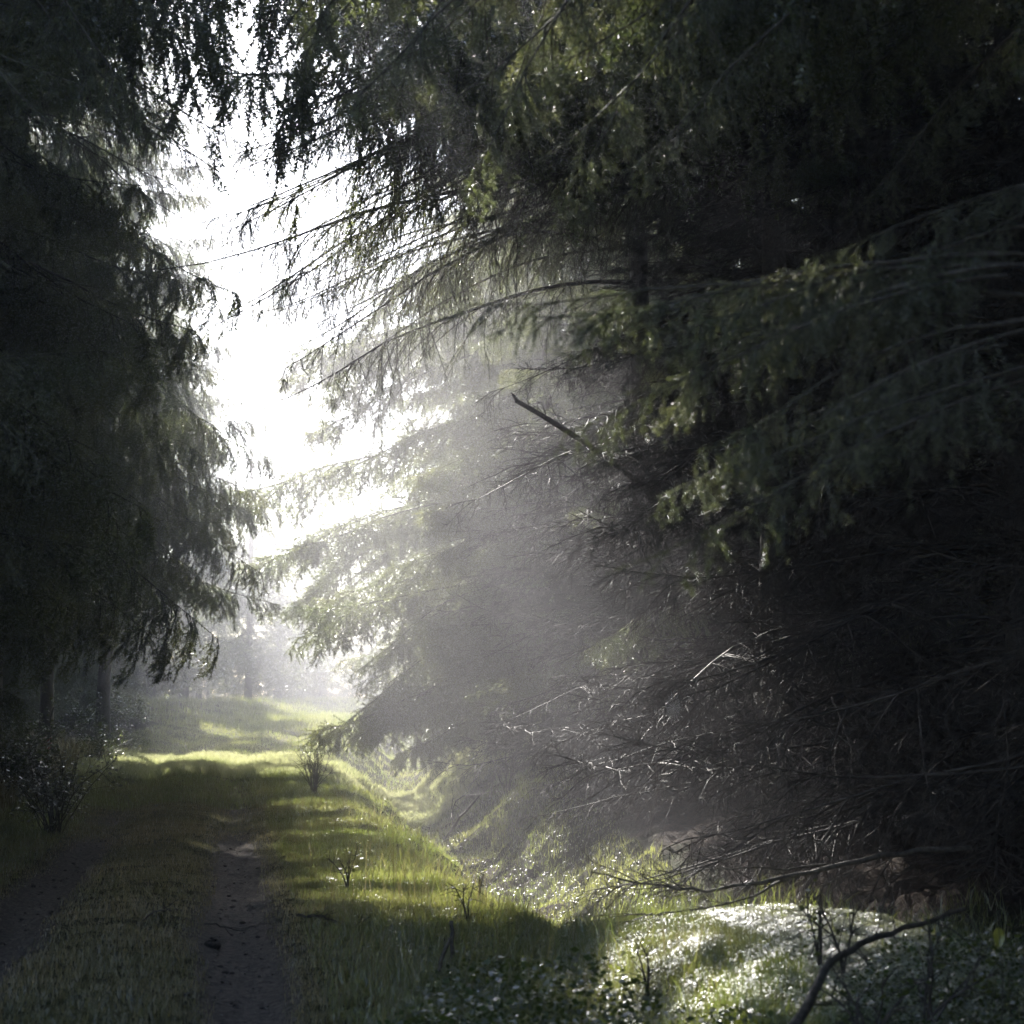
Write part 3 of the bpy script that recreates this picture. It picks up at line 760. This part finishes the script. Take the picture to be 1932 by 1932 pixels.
# ------------------------------------------------------------------ grass
def grass(name, label, N, smin, smax, tfun, hmin, hmax, width, mat, seed, power=1.5, segs=2, keep=None, lean=.45):
    r = np.random.default_rng(seed)
    # pdf of s ~ s^-power
    u = r.random(N); p1 = 1 - power
    s = (smin ** p1 + u * (smax ** p1 - smin ** p1)) ** (1 / p1)
    t = tfun(s, r) + curve_off(s)
    x, y = st2xy(s, t)
    k = (np.abs(x) < y * .275 + .3)
    if keep is not None: k &= keep(s, t - curve_off(s), x, y, r)
    s, t, x, y = s[k], t[k], x[k], y[k]; n = len(s)
    z = H(x, y)
    clump = .7 + .6 * np.clip(vnoise(x, y, 1.7) * .6 + vnoise(x, y, 6.) + .5, 0, 1.2)
    h = (hmin + (hmax - hmin) * r.random(n) ** 1.6) * clump
    w = width * (s / 12) ** .55 * (.7 + .6 * r.random(n))
    a = r.random(n) * 2 * math.pi; b = r.random(n) * 2 * math.pi
    base = np.stack([x, y, z - .01], -1)
    side = np.stack([np.cos(a), np.sin(a), a * 0], -1) * w[:, None] * .5
    ld = np.stack([np.cos(b), np.sin(b), a * 0], -1) * (lean * (.3 + r.random(n)))[:, None]
    up = np.array([0, 0, 1.])
    mid = base + (up * .6 + ld * .3) * h[:, None]; tip = base + (up * .95 + ld) * h[:, None]
    V = np.stack([base - side, base + side, mid + side * .7, mid - side * .7, tip], 1).reshape(-1, 3)
    i = np.arange(n)[:, None] * 5
    q = i + np.array([[0, 1, 2, 3]]); tr = i + np.array([[3, 2, 4]])
    tint = np.repeat(np.clip(.5 + vnoise(x, y, .9) * .9 + r.normal(size=n) * .25, 0, 1), 5)
    me = mesh_np(name, V, [q, tr], [mat], tint=tint)
    o = bpy.data.objects.new(name, me); C.objects.link(o); o["kind"] = "stuff"; o["label"] = label
    return o
def uni(a, b): return lambda s, r: a + (b - a) * r.random(len(s))
def not_soil(s, t, x, y, r): return r.random(len(s)) > soilness(s, t + curve_off(s)) * 1.35 - .05
grass("dry_grass", "short straw coloured grass on the strip between the wheel ruts", 260000, 8.5, 50, uni(-2.3, 1.0), .02, .07, .0045, M_straw, 1, keep=not_soil)
grass("verge_grass", "green grass on the verge right of the track down to the ditch", 240000, 8.5, 46, uni(.55, 2.9), .03, .10, .005, M_grass, 2, keep=lambda s, t, x, y, r: (r.random(len(s)) < sstep(.4, 1.2, t) + .1) & (r.random(len(s)) > soilness(s, t + curve_off(s))))
grass("verge_grass", "green grass on the verge left of the track below the spruces", 190000, 10, 46, uni(-4.8, -1.9), .04, .14, .005, M_grass, 3, keep=lambda s, t, x, y, r: r.random(len(s)) < sstep(1.9, 2.6, -t) + .15)
grass("far_grass", "distant hazy grass where the track bends away", 60000, 60, 112, uni(-9, 11), .1, .3, .006, M_grass, 14, power=1.1)
grass("mixed_grass", "low mixed turf across the whole ride", 120000, 30, 76, uni(-4, 6), .04, .14, .006, M_grass, 4, power=1.1)
grass("moss", "wet moss and short grass covering the sunlit mound", 190000, 8.2, 15, uni(2.2, 4.9), .012, .045, .006, M_moss, 5, lean=1.2)
grass("long_grass", "longer bright grass blades fringing the mound and ditch edge", 15000, 9, 36, uni(1.8, 5.4), .10, .26, .006, M_grass, 6, lean=.7,
      keep=lambda s, t, x, y, r: (np.abs(t - 2.15) < .35) | (np.abs(t - 4.6) < .4) | ((s < 14.5) & (s > 12.3)) | (r.random(len(s)) < .12))
grass("sun_band_grass", "dewy grass across the track, coloured paler to paint the band of sun", 150000, 37, 47, uni(-3.5, 6), .07, .2, .008, M_sun_pale, 9, power=1.01, lean=.6)  # paler blades paint the sun band brighter
grass("bank_grass", "patchy turf on the far bank of the ditch", 60000, 14, 45, uni(3.2, 5.2), .02, .09, .006, M_grass, 8, keep=lambda s, t, x, y, r: s > 21)

# ------------------------------------------------------------------ smaller things
def gp(px, py):
    """ground point seen at (px, py)"""
    lo = 5.0
    for d in np.arange(5, 90, .1):
        p = at(px, py, d)
        if p.z < H1(p.x, p.y): return Vector((p.x, p.y, H1(p.x, p.y)))
    return at(px, py, 60)

def poly_tubes(lines, k=6, sub=4, wob=.0, seed=0):
    """lines: list of (points, r0, r1) -> packed parts (smooth resampled)"""
    r = np.random.default_rng(seed); parts = []
    for pts, r0, r1 in lines:
        P = np.array([list(p) for p in pts], float)
        M = max((len(P) - 1) * sub + 1, 2); u = np.linspace(0, len(P) - 1, M)
        Q = np.stack([np.interp(u, np.arange(len(P)), P[:, c]) for c in range(3)], -1)
        for _ in range(2): Q[1:-1] = (Q[:-2] + 2 * Q[1:-1] + Q[2:]) / 4
        Q[1:-1] += r.normal(size=Q[1:-1].shape) * wob
        parts.append(tubes(Q[None], np.linspace(r0, r1, M)[None], k) + (0,))
    return parts

def leaves_data(P, n, size, r, up=.5):
    """n small folded leaves at random points P"""
    i = r.integers(0, len(P), n); p = P[i] + r.normal(size=(n, 3)) * size * .6
    a = norm(r.normal(size=(n, 3)) * np.array([1, 1, .45])); nn = norm(r.normal(size=(n, 3)) * .5 + np.array([0, 0, up]))
    b = norm(np.cross(nn, a)); sz = size * (.6 + .8 * r.random((n, 1)))
    V = np.stack([p, p + a * sz * .5 + b * sz * .33 + nn * sz * .08, p + a * sz, p + a * sz * .5 - b * sz * .33 + nn * sz * .08], 1).reshape(-1, 3)
    return V, np.arange(n * 4).reshape(-1, 4)

def leaf_mesh(name, P, n, size, mat, seed, up=.5):
    r = np.random.default_rng(seed); V, f = leaves_data(P, n, size, r, up)
    return mesh_np(name, V, [f], [mat], tint=np.repeat(r.random(n), 4))

def bush(name, label, cat, loc, w, h, nst, nleaf, lsize, mat, seed, group=None, droop=.6):
    r = np.random.default_rng(seed)
    o = thing(name, label, cat, loc, 0, group)
    n = nst; a = r.random(n) * 6.28; d = np.stack([np.cos(a) * w / h * r.random(n), np.sin(a) * w / h * r.random(n), np.ones(n)], -1)
    st = grow(r.normal(size=(n, 3)) * np.array([1, 1, 0]) * min(.06, w * .08), d, h * (.6 + .5 * r.random(n)), 8, droop * r.random(n), .3, r)
    i = np.repeat(np.arange(n), 6); p, t = lerp_poly(st, i, .3 + .7 * r.random(len(i)))
    tw = grow(p, t + r.normal(size=t.shape) * .7, h * .28 * (.5 + r.random(len(i))), 5, .3, .3, r)
    V, f, mi = pack([tubes(st, np.repeat(np.linspace(.008, .003, 8)[None], n, 0), 4) + (0,), tubes(tw, np.repeat(np.linspace(.004, .0015, 5)[None], len(i), 0), 3) + (0,)])
    part("stem", mesh_np("stem", V, f, [M_dead], mi), o)
    if nleaf:
        part("foliage", leaf_mesh("foliage", np.concatenate([tw[:, 2:].reshape(-1, 3), st[:, 4:].reshape(-1, 3)]), nleaf, lsize, mat, seed), o)
    return o

bush("shrub", "leafy shrub with pale glinting leaves at the left verge", "shrub", gp(105, 1575), .75, 1.05, 26, 1500, .05, M_shrub, 1)
bush("shrub", "dim green shrub farther along the left verge, near the marker pole", "shrub", gp(190, 1440), .9, .85, 22, 1000, .05, M_leaf, 2)
bush("shrub", "low dark shrub at the foot of the left spruces, past the pale one", "shrub", gp(235, 1415), .8, .7, 18, 700, .05, M_leaf, 3)
bush("sapling", "tuft of dark upright stalks on the right side of the track", "sapling", gp(592, 1500), .22, .75, 26, 60, .03, M_leaf, 4, droop=.1)
bush("sapling", "bare little sapling standing on the ditch bank before the misty twigs", "sapling", gp(962, 1500), .5, 1.1, 9, 60, .035, M_shrub, 5, droop=.2)
bush("seedling", "small dark seedling with drooping leaves in the verge grass", "seedling", gp(655, 1682), .10, .36, 4, 16, .05, M_leaf, 6, droop=.6)
for k, (px, py, hh, lab) in enumerate(((880, 1745, .40, "dry weed stalk with dark seed heads at the ditch edge, tallest of its kind"), (905, 1700, .22, "short dry weed stalk in sunlit grass at the ditch edge"), (985, 1690, .3, "dry weed stalk leaning over the shaded ditch"),
                                  (1222, 1900, .32, "weed stalk beside the bright mound at the bottom of the picture"), (1590, 1850, .45, "thin bare weed stem on the right of the mossy mound"), (1545, 1830, .5, "forked bare stem rising before the mossy mound"))):
    bush("weed_stalk", lab, "weed stalk", gp(px, py), .06, hh, 3, 14, .035, M_leaf, 20 + k, "dry weed stalks", droop=.3)

# tall dead grass and rushes at the left edge
grass("rushes", "tall brownish rushes and dead grass under the left spruces", 16000, 17, 45, uni(-5.2, -2.9), .2, .55, .010, M_straw, 11, lean=.5)
grass("grass_stems", "sparse thin grass stems standing above the verge turf", 2600, 9, 30, uni(.8, 2.6), .15, .38, .0035, M_straw, 12, lean=.6)

def forks(main, n, ln, r0, seed, drop=.1, side=None):
    """extra twigs off a polyline (world)"""
    r = np.random.default_rng(seed); P = np.array([list(p) for p in main], float)
    i = r.integers(0, len(P) - 1, n); w = r.random((n, 1)); p = P[i] + (P[i + 1] - P[i]) * w; t = norm(P[i + 1] - P[i])
    d = t * .9 + r.normal(size=t.shape) * np.array([.35, .35, .55])
    g1 = grow(p, d, ln * (.4 + .8 * r.random(n)), 6, drop, .35, r)
    j = np.repeat(np.arange(n), 4); p2, t2 = lerp_poly(g1, j, .2 + .75 * r.random(len(j)))
    g2 = grow(p2, t2 + r.normal(size=t2.shape) * .6, ln * .4 * (.4 + .8 * r.random(len(j))), 5, drop, .4, r)
    return [tubes(g1, np.repeat(np.linspace(r0, r0 * .35, 6)[None], n, 0), 4) + (0,), tubes(g2, np.repeat(np.linspace(r0 * .5, r0 * .2, 5)[None], len(j), 0), 3) + (0,)]

# broken bough stub on the right
st_tree = right_objs[1]
for q in right_objs:
    if "third right" in q["label"]: st_tree = q
b0 = at(1110, 835, 22.3); b1 = at(975, 757, 21.0)
base = Vector((st_tree.location.x, st_tree.location.y, b0.z - 2.2))
inv = parent_inv(st_tree)
V, f, mi = pack(poly_tubes([([base, b0, b1], .042, .026), ([b1, b1 + (b1 - b0).normalized() * .12 + Vector((0, 0, .06))], .026, .002)], k=9, wob=.006, seed=3) + forks([b0, b0.lerp(b1, .5), b1], 7, .5, .006, 44))
V = V @ np.array(inv.to_3x3()).T + np.array(inv.translation)
part("broken_branch", mesh_np("broken_branch", V, f, [M_bark], mi), st_tree, label="thick snapped bough stub pointing at the track")

# bare fallen branch over the ditch
D = 12.6
mainl = [at(1830, 1600, D + .6), at(1700, 1607, D + .4), at(1560, 1635, D + .2), at(1440, 1665, D), at(1330, 1680, D), at(1230, 1672, D - .1), at(1115, 1645, D - .2)]
sec1 = [at(1500, 1650, D + .1), at(1420, 1690, D), at(1340, 1712, D - .1), at(1250, 1722, D - .2), at(1180, 1725, D - .2)]
sec2 = [at(1560, 1630, D + .2), at(1480, 1640, D), at(1400, 1636, D - .3), at(1300, 1648, D - .3)]
sec3 = [at(1300, 1680, D), at(1255, 1655, D + .1), at(1225, 1622, D + .2)]
parts = poly_tubes([(mainl, .022, .005), (sec1, .010, .003), (sec2, .009, .003), (sec3, .006, .002)], k=6, wob=.008, seed=5)
parts += forks(mainl[1:], 26, .38, .0045, 6) + forks(sec1, 12, .28, .0035, 7) + forks(sec2, 8, .25, .003, 8)
V, f, mi = pack(parts)
solo("fallen_branch", mesh_np("fallen_branch", V, f, [M_bark], mi), "bare forked branch lying low over the ditch behind the sunlit mound", "branch")
mainb = [at(1480, 1960, 7.4), at(1535, 1880, 7.7), at(1560, 1820, 8.0), at(1620, 1780, 8.3), at(1700, 1755, 8.6), at(1820, 1715, 9.0)]
V, f, mi = pack(poly_tubes([(mainb, .022, .010)], k=8, wob=.004, seed=9) + forks(mainb, 14, .3, .004, 10))
solo("bent_branch", mesh_np("bent_branch", V, f, [M_bark], mi), "dark bent branch in the bottom right corner beside mossy undergrowth", "branch")
# arching bramble over the ditch bank
mb = [gp(840, 1585), at(870, 1540, 26.5), at(905, 1500, 26.5)]
b2 = [gp(862, 1575), at(850, 1530, 26), at(865, 1503, 26), at(900, 1500, 26), at(915, 1520, 26)]
V, f, mi = pack(poly_tubes([(mb, .022, .012), (b2, .007, .003)], k=6, wob=.01, seed=11) + forks(b2, 12, .4, .004, 12))
solo("bramble_arch", mesh_np("bramble_arch", V, f, [M_bark], mi), "arching bare bramble beside a leaning stick on the sunlit ditch bank", "bramble")
# twigs lying on the track
def lying(px0, py0, px1, py1, lab, seed, n=6, r0=.007):
    a = gp(px0, py0); b = gp(px1, py1)
    m = [a.lerp(b, q) + Vector((0, 0, .03 + .03 * math.sin(q * 5 + seed))) for q in (0, .25, .5, .75, 1)]
    V, f, mi = pack(poly_tubes([(m, r0, r0 * .4)], k=5, wob=.008, seed=seed) + forks(m, n, .22, r0 * .45, seed))
    solo("fallen_twig", mesh_np("fallen_twig", V, f, [M_bark], mi), lab, "twig", group="twigs lying on the track")
lying(270, 1748, 345, 1722, "dark forked twig lying on the straw strip between the ruts", 31, 9)
lying(560, 1740, 680, 1750, "long dark twig bundle lying right of the right rut", 32, 12, .010)
lying(385, 1760, 500, 1752, "thin twig lying across the right rut", 33, 4, .006)
def stick(px, py, h, lx, lab, seed):
    a = gp(px, py); m = [a + Vector((0, 0, -.05)), a + Vector((lx * .4, 0, h * .5)), a + Vector((lx, .03, h))]
    V, f, mi = pack(poly_tubes([(m, .016, .011)], k=7, wob=.003, seed=seed))
    solo("stake", mesh_np("stake", V, f, [M_bark], mi), lab, "stick", group="short sticks in the verge")
stick(854, 1812, .24, -.01, "short dark upright stick in the verge grass by the ditch, right of the leaning one", 41)
stick(822, 1850, .24, .08, "short dark stick leaning right in the verge grass", 42)

# clods and cones in the ruts
def lump_mesh(name, seed, mat):
    r = np.random.default_rng(seed); bm_v = []
    n1, n2 = 7, 9
    V = [[0, 0, .5]]
    for i in range(1, n1):
        th = math.pi * i / n1
        for j in range(n2):
            ph = 2 * math.pi * j / n2; k = .5 * (.75 + .5 * r.random())
            V.append([k * math.sin(th) * math.cos(ph) * 1.3, k * math.sin(th) * math.sin(ph), k * math.cos(th) * .8])
    V.append([0, 0, -.5]); V = np.array(V)
    q = [[1 + i * n2 + j, 1 + i * n2 + (j + 1) % n2, 1 + (i + 1) * n2 + (j + 1) % n2, 1 + (i + 1) * n2 + j] for i in range(n1 - 2) for j in range(n2)]
    t = [[0, 1 + (j + 1) % n2, 1 + j] for j in range(n2)] + [[len(V) - 1, 1 + (n1 - 2) * n2 + j, 1 + (n1 - 2) * n2 + (j + 1) % n2] for j in range(n2)]
    return V, [np.array(q)[:, ::-1], np.array(t)]
M_clod = bark_mat("dark_clod", (.02, .017, .015), (.08, .065, .055), rough=.9, scale=40, spec=.1)
def scatter_lumps(name, label, n, seed, smin, smax, size, mat, trange=None):
    r = np.random.default_rng(seed); parts = []
    bases = [lump_mesh(name, k, mat) for k in range(4)]
    for i in range(n):
        s = smin * (smax / smin) ** r.random()
        t = (r.choice(RUTS) + r.normal() * .2) if trange is None else r.uniform(*trange)
        x, y = st2xy(s, t + float(curve_off(np.array(s)))); k = size * (.5 + 1.2 * r.random() ** 3)
        V, fs = bases[r.integers(4)]
        a = r.random() * 6.28; Rm = np.array([[math.cos(a), -math.sin(a), 0], [math.sin(a), math.cos(a), 0], [0, 0, .7]])
        W_ = (V * k) @ Rm.T + np.array([x, y, H1(x, y) + k * .15])
        parts += [(W_, fs[0], 0), (W_, fs[1], 0)]
    V, f, mi = pack(parts)
    solo(name, mesh_np(name, V, f, [mat], mi), label, None, kind="stuff")
scatter_lumps("soil_clods", "dark crumbs of soil, cones and bark scattered in the wheel ruts", 260, 5, 9.5, 26, .024, M_clod)
scatter_lumps("gravel", "small pale stones and crumbs in the wheel ruts", 900, 6, 9.5, 24, .014, bark_mat("gravel_stone", (.12, .105, .09), (.26, .23, .2), rough=.8, scale=30, spec=.2))
V, fs = lump_mesh("c", 9, M_clod)
p = gp(402, 1792)
solo("pine_cone", mesh_np("pine_cone", V * .085, fs, [M_clod]), "dark cone lying at the left edge of the right wheel rut", "cone", (p.x, p.y, p.z + .02))

# blurred leafy undergrowth in the foreground
def undergrowth(name, label, n, size, fn, seed, mat, up=.6):
    r = np.random.default_rng(seed); P = fn(r)
    V, f = leaves_data(P, n, size, r, up)
    solo(name, mesh_np(name, V, [f], [mat], tint=np.repeat(r.random(n), 4)), label, None, kind="stuff")
def mound_pts(cx, cy, rx, ry, h, n=6000):
    def fn(r):
        a = r.random(n) * 6.28; q = np.sqrt(r.random(n)); x = cx + rx * q * np.cos(a); y = cy + ry * q * np.sin(a)
        top = h * (1 - q ** 2) * (.6 + .8 * (vnoise(x, y, 3.) + .5))
        return np.stack([x, y, H(x, y) + top * r.random(n) ** .6], -1)
    return fn
undergrowth("undergrowth", "dark blurred bramble leaves along the bottom of the picture", 3600, .036, mound_pts(.25, 9.0, 1.0, .9, .42), 51, M_leaf)
undergrowth("undergrowth", "dark low leaves at the foot of the mossy mound", 1200, .04, mound_pts(.1, 11.2, .7, .8, .16), 52, M_leaf)
undergrowth("undergrowth", "mossy leafy undergrowth in the bottom right corner", 4600, .026, mound_pts(2.5, 9.2, 1.0, 1.1, .34), 53, M_leaf)
undergrowth("undergrowth", "small dark leaves under the bent branch", 2600, .022, mound_pts(2.0, 8.4, 1.0, .6, .22), 54, M_leaf)
for k, (px, py, d, lab) in enumerate(((1750, 1780, 8.8, "leafy bramble shoot with glinting leaves above the corner undergrowth"), (1640, 1800, 8.4, "low bramble shoot behind the bent branch"))):
    g = at(px, py, d); g.z = H1(g.x, g.y) + .1
    bush("bramble_shoot", lab, "bramble", g, .22, .42, 6, 40, .04, M_leaf, 60 + k, "bramble shoots in the corner", droop=.8)
g = at(1883, 1800, 8.6); gz = H1(g.x, g.y)
tp = at(1884, 1748, 8.6)
o = thing("yellow_leaf_plant", "small plant with one hanging yellow green leaf near the right edge", "plant", (g.x, g.y, gz))
V, f, mi = pack(poly_tubes([([Vector((0, 0, 0)), Vector((.02, 0, (tp.z - gz) * .6)), Vector((tp.x - g.x, 0, tp.z - gz))], .003, .0015)], k=5))
part("stem", mesh_np("stem", V, f, [M_bark], mi), o)
lv = np.array([[0, 0, 0], [.022, .004, -.02], [.026, 0, -.05], [.012, -.006, -.08], [0, 0, -.09], [-.016, -.004, -.075], [-.026, 0, -.045], [-.02, .004, -.018], [0, .008, -.045]]) + np.array([tp.x - g.x, 0, tp.z - gz])
part("leaf", mesh_np("leaf", lv, [np.array([[i, (i + 1) % 8, 8] for i in range(8)])], [M_yellow], tint=np.ones(9) * .5), o)

# red and white marker at the left
M_red = bark_mat("red_tape", (.45, .03, .04), (.5, .05, .05), scale=4); M_white = bark_mat("white_tape", (.7, .7, .72), (.8, .8, .8), scale=4)
a = gp(92, 1440); d = a.y
P0 = a; P1 = at(94, 1400, d); P2 = at(93, 1370, d); P3 = at(101, 1335, d)
o = thing("marker_pole", "thin crooked pole with red and white striped tape at its foot, left verge", "marker pole", tuple(a))
loc = lambda v: Vector(v) - a
V, f, mi = pack(poly_tubes([([loc(P0), loc(P1), loc(P2), loc(P3)], .022, .012)], k=7, wob=.004))
part("pole", mesh_np("pole", V, f, [M_dead], mi), o)
q0, q1 = loc(at(92, 1422, d)), loc(at(94, 1393, d)); nb = 7; tv, tf, tm = [], [], []
for i in range(nb + 1):
    c = q0.lerp(q1, i / nb)
    for j in range(10):
        an = 2 * math.pi * j / 10; tv.append([c.x + .045 * math.cos(an), c.y + .045 * math.sin(an), c.z + .03 * math.cos(an)])
for i in range(nb):
    for j in range(10): tf.append([i * 10 + j, i * 10 + (j + 1) % 10, (i + 1) * 10 + (j + 1) % 10, (i + 1) * 10 + j]); tm.append(i % 2)
part("tape", mesh_np("tape", np.array(tv), [np.array(tf)], [M_red, M_white], np.array(tm)), o, label="red and white striped tape")

# orb web in the dead twigs
c = at(1270, 1335, 16.5); lines = []
for k in range(14):
    an = 2 * math.pi * k / 14; lines.append(([Vector((0, 0, 0)), Vector((.07 * math.cos(an), .02 * math.cos(an), .14 * math.sin(an)))], .0008, .0008))
for q in range(2, 9):
    f_ = q / 8
    lines.append(([Vector((.062 * f_ * math.cos(2 * math.pi * k / 14), .018 * f_ * math.cos(2 * math.pi * k / 14), .125 * f_ * math.sin(2 * math.pi * k / 14))) for k in range(15)], .0009, .0009))
V, f, mi = pack(poly_tubes(lines, k=3, sub=1))
M_web = leaf_mat("web_silk", (.7, .7, .7), (.8, .8, .8), .3, (.8, .8, .8), (.9, .9, .9), gloss=.3, rough=.3, attr=False)
solo("spider_web", mesh_np("spider_web", V, f, [M_web], mi), "small orb web hung among the dead twigs of the right spruces", "spider web", tuple(c))

def flat_moss(name, label, n, s0, s1, t0, t1, size, seed, keepf=None, mat=None):  # leaflets laid flat so that they throw sun glare and sparkle
    r = np.random.default_rng(seed)
    s_ = s0 + (s1 - s0) * r.random(n); t_ = t0 + (t1 - t0) * r.random(n)
    k = r.random(n) < .15 + 1.4 * np.clip(vnoise(s_, t_, 2.3) + vnoise(s_, t_, 6.1) + .45, 0, 1)
    if keepf is not None: k &= keepf(s_, t_, r)
    s_, t_ = s_[k], t_[k]; n = len(s_); x, y = st2xy(s_, t_ + curve_off(s_)); z = H(x, y) + .012 + .03 * r.random(n) * size / .02
    e = .02; gx = (H(x + e, y) - H(x - e, y)) / (2 * e); gy = (H(x, y + e) - H(x, y - e)) / (2 * e)
    nn = norm(np.stack([-gx, -gy, np.ones(n)], -1) + r.normal(size=(n, 3)) * .22)
    a = norm(np.cross(nn, r.normal(size=(n, 3)))); b = np.cross(nn, a); sz = (size * (.5 + r.random(n)))[:, None]; p = np.stack([x, y, z], -1)
    V = np.stack([p - a * sz, p + b * sz * .5, p + a * sz, p - b * sz * .5], 1).reshape(-1, 3)
    solo(name, mesh_np(name, V, [np.arange(n * 4).reshape(-1, 4)], [mat or M_moss], tint=np.repeat(r.random(n), 4)), label, None, kind="stuff")
flat_moss("sun_pale_moss", "wet moss flakes laid flat over the mound, sunlight painted into their pale colour", 210000, 8.6, 14.4, 1.9, 4.6, .009, 71, lambda s_, t_, r: ((s_ - 11.4) / 2.7) ** 2 + ((t_ - 3.1) / 1.25) ** 2 < .75 + .25 * r.random(len(s_)), mat=M_sun_pale)  # pale flakes paint the sun's glare onto the mound
flat_moss("wet_grass", "dewy flat leaves added for sparkle in the verge and on the ditch edge", 60000, 9, 34, .9, 5.0, .013, 73, lambda s_, t_, r: r.random(len(s_)) < 12 / s_)
for k, (px, py, w, h) in enumerate(((60, 1440, 1.2, 1.1), (150, 1400, 1.4, 1.2), (20, 1500, .9, .9), (215, 1385, 1.2, 1.0), (250, 1375, 1.0, .8))):
    bush("shrub", "dim bushy growth under the left spruces", "shrub", gp(px, py), w, h, 26, 1400, .06, M_leaf, 80 + k, "dim bushes at the foot of the left spruces")
